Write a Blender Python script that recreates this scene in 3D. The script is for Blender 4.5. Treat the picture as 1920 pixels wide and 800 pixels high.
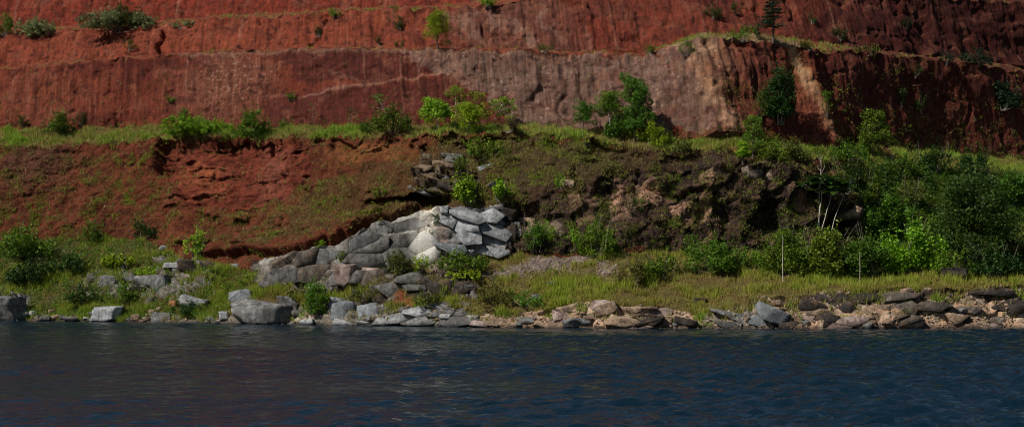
import bpy, math, random
import numpy as np
from mathutils import Vector

for o in list(bpy.data.objects):
    bpy.data.objects.remove(o)
S = bpy.context.scene
COL = S.collection
RS = np.random.RandomState

# ------------------------------------------------------------------ camera
F_PX, HORIZON, CAM_H = 3200.0, 484.0, 8.0          # a 60 mm lens, 8 m above the lake
cam = bpy.data.cameras.new('camera')
cam.sensor_width = 36.0
cam.lens = 36.0 * F_PX / 1920.0
cam.shift_y = (HORIZON - 400.0) / 1920.0
cam.clip_start = 1.0
cam.clip_end = 6000.0
camo = bpy.data.objects.new('camera', cam)
camo.location = (0, 0, CAM_H)
camo.rotation_euler = (math.radians(90), 0, 0)
COL.objects.link(camo)
S.camera = camo

# ------------------------------------------------------------------ sky, sun, exposure
SUN = Vector((-0.57, -0.40, 0.72)).normalized()      # towards the sun: high, left, behind the viewer
W = bpy.data.worlds.new('World')
S.world = W
W.use_nodes = True
nt = W.node_tree
nt.nodes.clear()
sky = nt.nodes.new('ShaderNodeTexSky')
sky.sky_type = 'NISHITA'
sky.sun_disc = False
sky.sun_elevation = math.asin(SUN.z)
sky.sun_rotation = math.atan2(SUN.x, SUN.y)
bg = nt.nodes.new('ShaderNodeBackground')
bg.inputs['Strength'].default_value = 0.05
wo = nt.nodes.new('ShaderNodeOutputWorld')
nt.links.new(sky.outputs[0], bg.inputs['Color'])
nt.links.new(bg.outputs[0], wo.inputs['Surface'])
sun = bpy.data.lights.new('sun', 'SUN')
sun.energy = 5.0
sun.angle = math.radians(0.5)
sun.color = (1.0, 0.94, 0.85)
suno = bpy.data.objects.new('sun', sun)
suno.rotation_euler = (-SUN).to_track_quat('-Z', 'Y').to_euler()
suno.location = SUN * 300
COL.objects.link(suno)
S.view_settings.view_transform = 'Standard'
S.view_settings.look = 'None'
S.view_settings.exposure = -0.08
S.view_settings.gamma = 1.0
S.view_settings.use_curve_mapping = False
S.cycles.filter_width = 1.0

# ------------------------------------------------------------------ helpers: noise
_A = np.array([[1,1,0],[-1,1,0],[1,-1,0],[-1,-1,0],[1,0,1],[-1,0,1],[1,0,-1],[-1,0,-1],
               [0,1,1],[0,-1,1],[0,1,-1],[0,-1,-1],[1,1,0],[-1,1,0],[0,-1,1],[0,-1,-1]], np.float32)

_GX = np.cos(np.arange(16)*math.pi/8+0.1).astype(np.float32)*1.25; _GY = np.sin(np.arange(16)*math.pi/8+0.1).astype(np.float32)*1.25

def _hash(x, y, z, seed):
    h = (x.astype(np.uint32) * np.uint32(73856093)) ^ (y.astype(np.uint32) * np.uint32(19349663)) \
        ^ (z.astype(np.uint32) * np.uint32(83492791)) ^ np.uint32((seed * 2654435761) & 0xffffffff)
    h ^= h >> np.uint32(15)
    h *= np.uint32(2246822519)
    h ^= h >> np.uint32(13)
    h *= np.uint32(3266489917)
    h ^= h >> np.uint32(16)
    return h

def perlin(x, y, z=None, seed=0):
    """gradient noise, about -1..1, on float arrays of one shape"""
    x = np.asarray(x, np.float32); y = np.asarray(y, np.float32)
    if z is None:
        xi = np.floor(x); yi = np.floor(y); fx, fy = x-xi, y-yi
        xi = xi.astype(np.int32); yi = yi.astype(np.int32); z0 = np.zeros(1, np.int32)
        u = fx*fx*fx*(fx*(fx*6-15)+10); v = fy*fy*fy*(fy*(fy*6-15)+10)
        out = 0
        for dy in (0, 1):
            for dx in (0, 1):
                k = _hash(xi+dx, yi+dy, z0, seed) & np.uint32(15)
                out = out+(u if dx else 1-u)*(v if dy else 1-v)*(_GX[k]*(fx-dx)+_GY[k]*(fy-dy))
        return out
    z = np.asarray(z, np.float32)
    xi = np.floor(x); yi = np.floor(y); zi = np.floor(z)
    fx, fy, fz = x - xi, y - yi, z - zi
    xi = xi.astype(np.int32); yi = yi.astype(np.int32); zi = zi.astype(np.int32)
    u = fx*fx*fx*(fx*(fx*6-15)+10); v = fy*fy*fy*(fy*(fy*6-15)+10); w = fz*fz*fz*(fz*(fz*6-15)+10)
    out = 0
    for dz in (0, 1):
        wz = w if dz else 1 - w
        for dy in (0, 1):
            wy = v if dy else 1 - v
            for dx in (0, 1):
                wx = u if dx else 1 - u
                g = _A[_hash(xi+dx, yi+dy, zi+dz, seed) & np.uint32(15)]
                out = out + wx*wy*wz*(g[..., 0]*(fx-dx) + g[..., 1]*(fy-dy) + g[..., 2]*(fz-dz))
    return out

def fbm(x, y, z=None, oct=4, seed=0, gain=0.5):
    a, f, s = 1.0, 1.0, 0
    for k in range(oct):
        s = s + a * perlin(x*f, y*f, None if z is None else z*f, seed + 17*k)
        a *= gain; f *= 2.03
    return s

def worley(x, y, seed=0):
    """2-D cells: F1, F2, random id of the cell, offset to its point"""
    xi = np.floor(x).astype(np.int64); yi = np.floor(y).astype(np.int64)
    f1 = np.full(x.shape, 9.0, np.float32); f2 = f1.copy()
    cid = np.zeros(x.shape, np.float32); ox = np.zeros_like(f1); oy = np.zeros_like(f1)
    for dy in (-1, 0, 1):
        for dx in (-1, 0, 1):
            h = _hash(xi+dx, yi+dy, xi*0, seed)
            px = (h & np.uint32(1023)).astype(np.float32)/1023; py = ((h >> np.uint32(10)) & np.uint32(1023)).astype(np.float32)/1023
            ax = (xi+dx+px-x).astype(np.float32); ay = (yi+dy+py-y).astype(np.float32)
            d = ax*ax+ay*ay
            near = d < f1
            f2 = np.where(near, f1, np.minimum(f2, d))
            f1 = np.where(near, d, f1)
            cid = np.where(near, (h >> np.uint32(20)).astype(np.float32)/4095, cid)
            ox = np.where(near, ax, ox); oy = np.where(near, ay, oy)
    return np.sqrt(f1), np.sqrt(f2), cid, ox, oy

def sstep(a, b, x):
    t = np.clip((x-a)/(b-a), 0, 1)
    return t*t*(3-2*t)

# ------------------------------------------------------------------ helpers: objects
def mesh_from(name, V, Fc, mat=None, attrs=None, smooth=False, col=None):
    V = np.asarray(V, np.float32); Fc = np.asarray(Fc, np.int32)
    me = bpy.data.meshes.new(name)
    me.vertices.add(len(V)); me.vertices.foreach_set('co', V.ravel())
    n, k = Fc.shape
    me.loops.add(n*k); me.loops.foreach_set('vertex_index', Fc.ravel())
    me.polygons.add(n)
    me.polygons.foreach_set('loop_start', np.arange(0, n*k, k, dtype=np.int32))
    me.polygons.foreach_set('loop_total', np.full(n, k, np.int32))
    if smooth:
        me.polygons.foreach_set('use_smooth', np.ones(n, bool))
    me.update(calc_edges=True)
    if attrs:
        for an, av in attrs.items():
            a = me.attributes.new(an, 'FLOAT', 'POINT'); a.data.foreach_set('value', np.asarray(av, np.float32))
    if col is not None:
        a = me.attributes.new('tint', 'FLOAT_COLOR', 'POINT')
        c4 = np.ones((len(V), 4), np.float32); c4[:, :3] = col
        a.data.foreach_set('color', c4.ravel())
    if mat: me.materials.append(mat)
    return me

def link(name, me, parent=None, loc=(0, 0, 0), rot=(0, 0, 0), sc=(1, 1, 1)):
    o = bpy.data.objects.new(name, me)
    COL.objects.link(o)
    o.parent = parent
    o.location = loc; o.rotation_euler = rot; o.scale = sc
    return o

def tag(o, label, cat, group=None, kind=None):
    o['label'] = label; o['category'] = cat
    if group: o['group'] = group
    if kind: o['kind'] = kind
    return o

def new_mat(name):
    m = bpy.data.materials.new(name); m.use_nodes = True
    t = m.node_tree; t.nodes.clear()
    out = t.nodes.new('ShaderNodeOutputMaterial')
    return m, t, out

def N(t, typ, **kw):
    n = t.nodes.new(typ)
    for k, v in kw.items():
        if k in n.inputs: n.inputs[k].default_value = v
        else: setattr(n, k, v)
    return n

def ramp(t, stops):
    r = t.nodes.new('ShaderNodeValToRGB')
    e = r.color_ramp.elements
    while len(e) < len(stops): e.new(0.5)
    for i, (p, c) in enumerate(stops):
        e[i].position = p; e[i].color = (c[0], c[1], c[2], 1)
    return r

# ------------------------------------------------------------------ materials
def wet(t, vm, pos):
    """stone and soil are darker where the lake has soaked them"""
    sx = N(t, 'ShaderNodeSeparateXYZ'); t.links.new(pos, sx.inputs[0])
    mr = N(t, 'ShaderNodeMapRange'); mr.inputs[1].default_value = 0.12; mr.inputs[2].default_value = 0.42
    mr.inputs[3].default_value = 0.38; mr.inputs[4].default_value = 1.0
    t.links.new(sx.outputs['Z'], mr.inputs[0])
    v2 = N(t, 'ShaderNodeVectorMath', operation='SCALE'); t.links.new(vm.outputs[0], v2.inputs[0]); t.links.new(mr.outputs[0], v2.inputs['Scale'])
    return v2

def earth_mat(name, grain=6.0, bump=0.25, rough=0.95, dist=0.25, streak=0.0):
    """mesh tint times grain, with fine relief"""
    m, t, out = new_mat(name)
    L = t.links.new
    b = N(t, 'ShaderNodeBsdfPrincipled', Roughness=rough)
    b.inputs['Specular IOR Level'].default_value = 0.15
    at_ = N(t, 'ShaderNodeAttribute', attribute_name='tint')
    tc = N(t, 'ShaderNodeTexCoord')
    n1 = N(t, 'ShaderNodeTexNoise', Scale=grain, Detail=5.0, Roughness=0.7)
    n2 = N(t, 'ShaderNodeTexNoise', Scale=grain*0.23, Detail=3.0, Roughness=0.6)
    L(tc.outputs['Object'], n1.inputs['Vector']); L(tc.outputs['Object'], n2.inputs['Vector'])
    mr = N(t, 'ShaderNodeMapRange'); mr.inputs[1].default_value = 0.3; mr.inputs[2].default_value = 0.7
    mr.inputs[3].default_value = 0.6; mr.inputs[4].default_value = 1.4
    L(n1.outputs[0], mr.inputs[0])
    mr2 = N(t, 'ShaderNodeMapRange'); mr2.inputs[1].default_value = 0.3; mr2.inputs[2].default_value = 0.7
    mr2.inputs[3].default_value = 0.75; mr2.inputs[4].default_value = 1.25
    L(n2.outputs[0], mr2.inputs[0])
    mu = N(t, 'ShaderNodeMath', operation='MULTIPLY'); L(mr.outputs[0], mu.inputs[0]); L(mr2.outputs[0], mu.inputs[1])
    hgt = n1.outputs[0]
    if streak:                                   # wash lines running down the face
        mp = N(t, 'ShaderNodeMapping'); mp.inputs['Scale'].default_value = (2.4, 0.35, 0.13); mp.inputs['Rotation'].default_value = (0, 0.10, 0)
        L(tc.outputs['Object'], mp.inputs['Vector'])
        n3 = N(t, 'ShaderNodeTexNoise', Scale=1.0, Detail=5.0, Roughness=0.72, Distortion=0.25); L(mp.outputs[0], n3.inputs['Vector'])
        m3 = N(t, 'ShaderNodeMapRange'); m3.inputs[1].default_value = 0.32; m3.inputs[2].default_value = 0.68
        m3.inputs[3].default_value = 1-streak; m3.inputs[4].default_value = 1+streak
        L(n3.outputs[0], m3.inputs[0])
        mu3 = N(t, 'ShaderNodeMath', operation='MULTIPLY'); L(mu.outputs[0], mu3.inputs[0]); L(m3.outputs[0], mu3.inputs[1]); mu = mu3
        ad = N(t, 'ShaderNodeMath', operation='ADD'); L(n1.outputs[0], ad.inputs[0]); L(n3.outputs[0], ad.inputs[1]); hgt = ad.outputs[0]
    vm = N(t, 'ShaderNodeVectorMath', operation='SCALE'); L(at_.outputs['Color'], vm.inputs[0]); L(mu.outputs[0], vm.inputs['Scale'])
    vm = wet(t, vm, tc.outputs['Object'])
    L(vm.outputs[0], b.inputs['Base Color'])
    bp = N(t, 'ShaderNodeBump', Strength=bump, Distance=dist)
    ra = N(t, 'ShaderNodeAttribute', attribute_name='relief')
    rm = N(t, 'ShaderNodeMath', operation='MULTIPLY'); rm.inputs[1].default_value = bump
    L(ra.outputs['Fac'], rm.inputs[0]); L(rm.outputs[0], bp.inputs['Strength'])
    L(hgt, bp.inputs['Height']); L(bp.outputs[0], b.inputs['Normal'])
    L(b.outputs[0], out.inputs['Surface'])
    return m

def rock_mat(name, c0, c1, c2, stain=(0.05, 0.04, 0.035), stain_amt=0.45, warm=None, seep=None):
    """rock: mottled tones, dark weathering streaks, varied a little from stone to stone"""
    m, t, out = new_mat(name)
    L = t.links.new
    b = N(t, 'ShaderNodeBsdfPrincipled', Roughness=0.85)
    b.inputs['Specular IOR Level'].default_value = 0.25
    ge = N(t, 'ShaderNodeNewGeometry')
    oi = N(t, 'ShaderNodeObjectInfo')
    n1 = N(t, 'ShaderNodeTexNoise', Scale=1.3, Detail=7.0, Roughness=0.65, Distortion=0.6)
    L(ge.outputs['Position'], n1.inputs['Vector'])
    r = ramp(t, [(0.30, c0), (0.5, c1), (0.68, c2)])
    L(n1.outputs[0], r.inputs[0])
    mp = N(t, 'ShaderNodeMapping'); mp.inputs['Scale'].default_value = (1.6, 1.6, 0.35)
    L(ge.outputs['Position'], mp.inputs['Vector'])
    n2 = N(t, 'ShaderNodeTexNoise', Scale=1.0, Detail=6.0, Roughness=0.75); L(mp.outputs[0], n2.inputs['Vector'])
    sr = ramp(t, [(0.48, (0, 0, 0)), (0.66, (stain_amt,)*3)]); L(n2.outputs[0], sr.inputs[0])
    mx = N(t, 'ShaderNodeMixRGB'); mx.inputs['Color2'].default_value = (*stain, 1)
    L(sr.outputs[0], mx.inputs['Fac']); L(r.outputs[0], mx.inputs['Color1'])
    last = mx.outputs[0]
    if warm:
        n3 = N(t, 'ShaderNodeTexNoise', Scale=0.6, Detail=5.0, Roughness=0.7); L(ge.outputs['Position'], n3.inputs['Vector'])
        wr = ramp(t, [(0.52, (0, 0, 0)), (0.64, (0.7,)*3)]); L(n3.outputs[0], wr.inputs[0])
        m2 = N(t, 'ShaderNodeMixRGB'); m2.inputs['Color2'].default_value = (*warm, 1)
        L(wr.outputs[0], m2.inputs['Fac']); L(last, m2.inputs['Color1']); last = m2.outputs[0]
    if seep:                                    # chalky lime washed down the face in one place
        x0, hw, zmin = seep
        sx = N(t, 'ShaderNodeSeparateXYZ'); L(ge.outputs['Position'], sx.inputs[0])
        nd = N(t, 'ShaderNodeMath', operation='MULTIPLY_ADD'); nd.inputs[1].default_value = 2.4; nd.inputs[2].default_value = -1.2-x0; L(n2.outputs[0], nd.inputs[0])
        ax_ = N(t, 'ShaderNodeMath', operation='ADD'); L(sx.outputs['X'], ax_.inputs[0]); L(nd.outputs[0], ax_.inputs[1])
        ab = N(t, 'ShaderNodeMath', operation='ABSOLUTE'); L(ax_.outputs[0], ab.inputs[0])
        m1 = N(t, 'ShaderNodeMapRange'); m1.inputs[1].default_value = hw*1.5; m1.inputs[2].default_value = hw*0.5; L(ab.outputs[0], m1.inputs[0])
        m2_ = N(t, 'ShaderNodeMapRange'); m2_.inputs[1].default_value = zmin; m2_.inputs[2].default_value = zmin+1.5; L(sx.outputs['Z'], m2_.inputs[0])
        mm = N(t, 'ShaderNodeMath', operation='MULTIPLY'); L(m1.outputs[0], mm.inputs[0]); L(m2_.outputs[0], mm.inputs[1])
        mc = N(t, 'ShaderNodeMixRGB'); mc.inputs['Color2'].default_value = (0.78, 0.75, 0.68, 1); L(mm.outputs[0], mc.inputs['Fac']); L(last, mc.inputs['Color1']); last = mc.outputs[0]
    mr = N(t, 'ShaderNodeMapRange'); mr.inputs[3].default_value = 0.72; mr.inputs[4].default_value = 1.25
    L(oi.outputs['Random'], mr.inputs[0])
    vm = N(t, 'ShaderNodeVectorMath', operation='SCALE'); L(last, vm.inputs[0]); L(mr.outputs[0], vm.inputs['Scale'])
    vm = wet(t, vm, ge.outputs['Position'])
    L(vm.outputs[0], b.inputs['Base Color'])
    n4 = N(t, 'ShaderNodeTexNoise', Scale=2.2, Detail=8.0, Roughness=0.75, Distortion=0.8); L(ge.outputs['Position'], n4.inputs['Vector'])
    bp = N(t, 'ShaderNodeBump', Strength=0.9, Distance=0.5)
    L(n4.outputs[0], bp.inputs['Height']); L(bp.outputs[0], b.inputs['Normal'])
    L(b.outputs[0], out.inputs['Surface'])
    return m

def leaf_mat(name, c0, c1, c2, trans=0.3):
    m, t, out = new_mat(name)
    L = t.links.new
    a = N(t, 'ShaderNodeAttribute', attribute_name='var')
    r = ramp(t, [(0.0, c0), (0.55, c1), (1.0, c2)]); L(a.outputs['Fac'], r.inputs[0])
    oi = N(t, 'ShaderNodeObjectInfo')
    hs = N(t, 'ShaderNodeHueSaturation')
    h1 = N(t, 'ShaderNodeMapRange'); h1.inputs[3].default_value = 0.472; h1.inputs[4].default_value = 0.522; L(oi.outputs['Random'], h1.inputs[0])
    m7 = N(t, 'ShaderNodeMath', operation='MULTIPLY'); m7.inputs[1].default_value = 7.31; L(oi.outputs['Random'], m7.inputs[0])
    fr = N(t, 'ShaderNodeMath', operation='FRACT'); L(m7.outputs[0], fr.inputs[0])
    h2 = N(t, 'ShaderNodeMapRange'); h2.inputs[3].default_value = 0.85; h2.inputs[4].default_value = 1.3; L(fr.outputs[0], h2.inputs[0])
    L(h1.outputs[0], hs.inputs['Hue']); L(h2.outputs[0], hs.inputs['Value']); L(r.outputs[0], hs.inputs['Color']); r = hs
    d = N(t, 'ShaderNodeBsdfPrincipled', Roughness=0.55)
    d.inputs['Specular IOR Level'].default_value = 0.25
    L(r.outputs[0], d.inputs['Base Color'])
    tr = N(t, 'ShaderNodeBsdfTranslucent'); L(r.outputs[0], tr.inputs['Color'])
    mx = N(t, 'ShaderNodeMixShader'); mx.inputs[0].default_value = trans
    L(d.outputs[0], mx.inputs[1]); L(tr.outputs[0], mx.inputs[2]); L(mx.outputs[0], out.inputs['Surface'])
    return m

def bark_mat(name, c0, c1):
    m, t, out = new_mat(name)
    L = t.links.new
    b = N(t, 'ShaderNodeBsdfPrincipled', Roughness=0.9)
    ge = N(t, 'ShaderNodeNewGeometry')
    n = N(t, 'ShaderNodeTexNoise', Scale=3.0, Detail=5.0); L(ge.outputs['Position'], n.inputs['Vector'])
    r = ramp(t, [(0.35, c0), (0.65, c1)]); L(n.outputs[0], r.inputs[0]); L(r.outputs[0], b.inputs['Base Color'])
    L(b.outputs[0], out.inputs['Surface'])
    return m

def water_mat():
    m, t, out = new_mat('lake_water')
    L = t.links.new
    b = N(t, 'ShaderNodeBsdfPrincipled', Roughness=0.06, IOR=1.33)
    b.inputs['Base Color'].default_value = (0.002, 0.012, 0.022, 1)
    ge = N(t, 'ShaderNodeNewGeometry')
    prev = None
    for sc, strx, dist in ((1.8, 0.9, 0.20), (4.5, 0.9, 0.06)):
        mp = N(t, 'ShaderNodeMapping'); mp.inputs['Scale'].default_value = (strx, 1.0, 1.0)
        mp.inputs['Rotation'].default_value = (0, 0, 0.12*sc)
        L(ge.outputs['Position'], mp.inputs['Vector'])
        n = N(t, 'ShaderNodeTexNoise', Scale=sc, Detail=4.0, Roughness=0.6); L(mp.outputs[0], n.inputs['Vector'])
        bp = N(t, 'ShaderNodeBump', Strength=1.0, Distance=dist)
        L(n.outputs[0], bp.inputs['Height'])
        if prev: L(prev.outputs[0], bp.inputs['Normal'])
        prev = bp
    L(prev.outputs[0], b.inputs['Normal'])
    L(b.outputs[0], out.inputs['Surface'])
    return m

M_SOIL = earth_mat('bare_red_soil', grain=5.0, bump=0.6, dist=0.35, streak=0.32)
M_CLIFF = earth_mat('weathered_cliff', grain=2.6, bump=1.0, dist=0.7)
M_BANK = earth_mat('shore_rock_and_gravel', grain=4.5, bump=0.7, dist=0.3)
M_TURF = earth_mat('terrace_earth', grain=4.0, bump=0.4)
ROCK = {
    'grey': rock_mat('grey_rock', (0.07, 0.07, 0.07), (0.19, 0.19, 0.185), (0.36, 0.36, 0.35), stain_amt=0.7, warm=(0.13, 0.10, 0.075)),
    'pale': rock_mat('pale_rock', (0.17, 0.175, 0.18), (0.36, 0.37, 0.38), (0.56, 0.57, 0.57), stain_amt=0.55),
    'blue': rock_mat('blue_grey_rock', (0.12, 0.13, 0.14), (0.22, 0.235, 0.25), (0.34, 0.36, 0.38), stain_amt=0.25),
    'dark': rock_mat('dark_weathered_rock', (0.014, 0.011, 0.010), (0.04, 0.032, 0.028), (0.10, 0.08, 0.065), warm=(0.2, 0.12, 0.07)),
    'tan': rock_mat('tan_rock', (0.13, 0.09, 0.06), (0.32, 0.22, 0.145), (0.5, 0.38, 0.27), stain_amt=0.6),
    'pink': rock_mat('pinkish_rock', (0.15, 0.10, 0.085), (0.36, 0.26, 0.22), (0.58, 0.47, 0.42), stain_amt=0.6),
    'wall': rock_mat('stained_grey_rock', (0.07, 0.066, 0.06), (0.17, 0.162, 0.15), (0.30, 0.29, 0.27), stain=(0.03, 0.026, 0.022), stain_amt=0.8, seep=(-10.8, 1.5, 6.8)),
    'brownwall': rock_mat('brown_grey_rock', (0.055, 0.046, 0.038), (0.13, 0.108, 0.088), (0.25, 0.215, 0.18), stain=(0.025, 0.02, 0.017), stain_amt=0.75, warm=(0.2, 0.13, 0.08)),
    'rust': rock_mat('rust_rock', (0.14, 0.05, 0.02), (0.32, 0.13, 0.05), (0.45, 0.24, 0.12), stain_amt=0.3),
}
LEAF = {
    'bright': leaf_mat('bright_leaves', (0.09, 0.18, 0.008), (0.19, 0.34, 0.012), (0.33, 0.48, 0.03)),
    'mid': leaf_mat('green_leaves', (0.035, 0.075, 0.006), (0.085, 0.165, 0.010), (0.17, 0.27, 0.025)),
    'dark': leaf_mat('dark_leaves', (0.012, 0.03, 0.005), (0.03, 0.072, 0.009), (0.07, 0.13, 0.018)),
    'teal': leaf_mat('deep_green_leaves', (0.005, 0.017, 0.007), (0.012, 0.036, 0.014), (0.03, 0.065, 0.025)),
    'grey': leaf_mat('grey_green_leaves', (0.08, 0.11, 0.04), (0.17, 0.21, 0.08), (0.28, 0.33, 0.14)),
    'yellow': leaf_mat('yellow_green_leaves', (0.09, 0.13, 0.01), (0.19, 0.26, 0.018), (0.34, 0.40, 0.05)),
    'olive': leaf_mat('olive_leaves', (0.045, 0.055, 0.010), (0.10, 0.115, 0.018), (0.18, 0.18, 0.04)),
    'dry': leaf_mat('dry_leaves', (0.045, 0.03, 0.014), (0.095, 0.066, 0.03), (0.16, 0.125, 0.055)),
}
GRASSM = leaf_mat('grass_blades', (0.25, 0.165, 0.07), (0.25, 0.24, 0.05), (0.21, 0.31, 0.025), trans=0.25)
BARK = {'pale': bark_mat('pale_bark', (0.25, 0.22, 0.18), (0.55, 0.50, 0.43)),
        'grey': bark_mat('grey_bark', (0.12, 0.10, 0.08), (0.26, 0.23, 0.19)),
        'brown': bark_mat('brown_bark', (0.05, 0.035, 0.025), (0.14, 0.10, 0.07))}

# ------------------------------------------------------------------ terrain: profile lines (photo x, photo y, metres away)
def X_of(px, Y): return (px - 960.0) * Y / F_PX
def Z_of(py, Y): return CAM_H + (HORIZON - py) * Y / F_PX

LINES = {
 'W1': [(-200,562,227),(0,562,223.5),(60,585,221.5),(420,585,212.8),(445,566,212.5),(550,568,209),(620,565,208),(700,570,206),(870,576,201.5),
        (920,591,200),(1000,582,199.5),(1080,570,199),(1250,572,198.5),(1310,588,197),(1370,568,198),(1450,555,198),(1600,548,198),(1800,542,199.5),(1900,532,201.5),(2100,530,203)],
 'C': [(-200,452,244),(0,452,240),(150,448,238),(280,452,234),(330,482,228),(480,515,219),(560,535,214.5),(640,530,212.5),(720,507,212.5),(830,490,213),(950,478,214),
       (1050,482,213),(1150,475,214),(1300,468,215.5),(1420,475,216.5),(1550,480,219),(1640,470,222),(1750,440,232),(1900,420,239),(2100,410,246)],
 'D': [(-200,276,252),(0,274,248),(150,276,246),(290,264,242),(330,260,240),(550,258,233),(700,258,229),(800,252,226),(900,250,225),(1000,250,224.5),(1100,258,224),
       (1200,284,223),(1300,290,222.5),(1400,286,224),(1480,290,226),(1540,300,229),(1620,310,238),(1750,320,247),(1900,330,255),(2100,340,265)],
 'E': [(-200,246,258),(0,246,254),(200,240,251),(300,240,249),(450,243,243),(600,240,237),(800,236,232),(1000,238,231),(1100,246,230),(1250,264,226.5),(1350,268,226),
       (1450,266,229),(1560,282,233),(1620,272,243),(1750,285,257),(1900,300,267),(2100,315,280)],
 'F': [(-200,135,266),(0,130,262),(60,126,260),(130,120,258),(250,108,256),(350,98,254),(450,95,250),(600,90,244),(800,90,239),(900,95,238),(1000,98,238),(1100,103,238),
       (1200,104,238),(1250,90,236),(1300,71,234.5),(1340,73,234.5),(1400,77,236),(1450,82,238),(1520,98,241),(1600,98,247),(1700,106,256),(1800,120,264),(1900,135,272),(2100,160,288)],
 'G': [(-200,130,270),(0,126,266),(250,104,260),(450,91,254),(800,86,243),(1000,94,242),(1200,99,242.5),(1250,84,242),(1310,63,242),(1450,72,245),(1600,90,253),(1800,112,271),(1900,127,280),(2100,150,296)],
 'H': [(-200,72,276),(0,66,272),(150,56,269),(290,48,266),(400,40,262),(600,27,255),(720,20,252),(850,18,249),(900,12,248),(960,2,248),(1100,-15,250),(1300,-30,254),(1500,-20,258),(1700,-5,270),(1900,5,290),(2100,20,306)],
 'I': [(-200,64,282),(0,58,278),(150,48,275),(290,42,272),(600,20,261),(850,10,256),(960,-8,255),(1300,-45,262),(1700,-20,278),(1900,-10,299),(2100,0,316)],
 'J': [(-200,-32,290),(0,-32,287),(600,-44,269),(1000,-52,263),(1400,-72,270),(1700,-50,286),(1900,-40,306),(2100,-30,322)],
 'K': [(-200,-33,297),(0,-33,294),(600,-45,276),(1000,-53,271),(1400,-73,278),(1700,-51,294),(1900,-41,314),(2100,-31,330)],
 'L': [(-200,-34,322),(0,-34,319),(600,-46,302),(1000,-54,297),(1400,-74,304),(1700,-52,320),(1900,-42,340),(2100,-32,356)],
}
DX = 0.155
xs = np.concatenate([np.linspace(-260, -90, 60)[:-1], np.arange(-90, 90, DX), np.linspace(90, 280, 60)])
NXC = len(xs)

def smooth_cols(a, sig=1.0):
    k = np.arange(-24, 25)*DX; g = np.exp(-0.5*(k/sig)**2); g /= g.sum()
    i0, i1 = 59, NXC-60
    b = a.copy(); p = np.pad(a[i0:i1], 24, mode='edge')
    b[i0:i1] = np.convolve(p, g, 'valid')
    return b

wpx = np.array([-300, 0, 160, 420, 640, 900, 1200, 1500, 1900, 2200.]); wpy = np.array([598, 600, 602, 606, 609, 613, 615, 616, 614, 612.])
wY = CAM_H*F_PX/(wpy-HORIZON); wX = X_of(wpx, wY)
Y0 = smooth_cols(np.interp(xs, wX, wY), 2.0)
lines = [(Y0-30, np.full(NXC, -7.0)), (Y0-2.5, np.full(NXC, -1.6)), (Y0, np.zeros(NXC))]
for key in ('W1', 'C', 'D', 'E', 'F', 'G', 'H', 'I', 'J', 'K', 'L'):
    a = np.array(LINES[key], float)
    X = X_of(a[:, 0], a[:, 2]); Z = Z_of(a[:, 1], a[:, 2])
    lines.append((smooth_cols(np.interp(xs, X, a[:, 2]), 1.2), smooth_cols(np.interp(xs, X, Z), 0.5)))
lines.append((lines[-1][0]+60, lines[-1][1]+6)); lines.append((lines[-1][0]+500, lines[-1][1]+4))
#        bed bed bank terr cliff mid red1 upt wall2 t3 wall3 t4 wall4 plateau...
ROWS = [6, 14, 42, 96, 140, 36, 92, 24, 70, 22, 60, 10, 24, 12, 8]
ZN = ['lake_bed', 'lake_bed', 'shore_bank', 'lower_terrace', 'rock_cliff', 'middle_terrace', 'red_wall', 'upper_terrace', 'upper_red_wall',
      'high_terrace', 'high_red_wall', 'plateau', 'plateau', 'plateau', 'plateau']
By, Bz, zid, tv = [], [], [], []
for i, n in enumerate(ROWS):
    last = i == len(ROWS)-1
    for k in range(n + (1 if last else 0)):
        f = k/n
        By.append(lines[i][0]*(1-f)+lines[i+1][0]*f); Bz.append(lines[i][1]*(1-f)+lines[i+1][1]*f)
        zid.append(i); tv.append(f)
By = np.array(By, np.float32); Bz = np.array(Bz, np.float32); zid = np.array(zid); tv = np.array(tv, np.float32)
NR = len(zid)
BX = np.broadcast_to(xs.astype(np.float32), By.shape).copy()
R0 = {}                                       # first row of each segment
for i in range(len(ROWS)): R0[i] = int(np.argmax(zid == i))
R0[len(ROWS)] = NR-1

# look up a photo point on the bare profile, so that features are laid out in metres on the hillside
subY, subX, subZ = By[::3, ::4], BX[::3, ::4], Bz[::3, ::4]
subU = subX*F_PX/subY+960; subV = HORIZON-(subZ-CAM_H)*F_PX/subY
def base_at(px, py):
    d = (subU-px)**2+(subV-py)**2
    j = np.argmin(d + 0.05*(subY-190))
    return float(X_of(px, subY.flat[j])), float(Z_of(py, subY.flat[j])), float(subY.flat[j])

# warped copies of X, Z: ragged borders
wn1 = fbm(BX*0.22, Bz*0.22, By*0.15, 5, 5, 0.6); wn2 = fbm(BX*0.22, Bz*0.22, By*0.15, 5, 9, 0.6)
WX = BX+1.7*wn1; WZ = Bz+1.2*wn2

def blob(px, py, rx, ry, soft=0.5, warp=1.0, rot=0.0):
    X0, Z0, Yc = base_at(px, py); m = Yc/F_PX
    ax = (BX+(WX-BX)*warp)-X0; az = (Bz+(WZ-Bz)*warp)-Z0
    if rot:
        c, s = math.cos(rot), math.sin(rot); ax, az = ax*c+az*s, -ax*s+az*c
    d = np.sqrt((ax/(rx*m))**2+(az/(ry*m))**2)
    return 1-sstep(1-soft, 1+soft, d)

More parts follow.
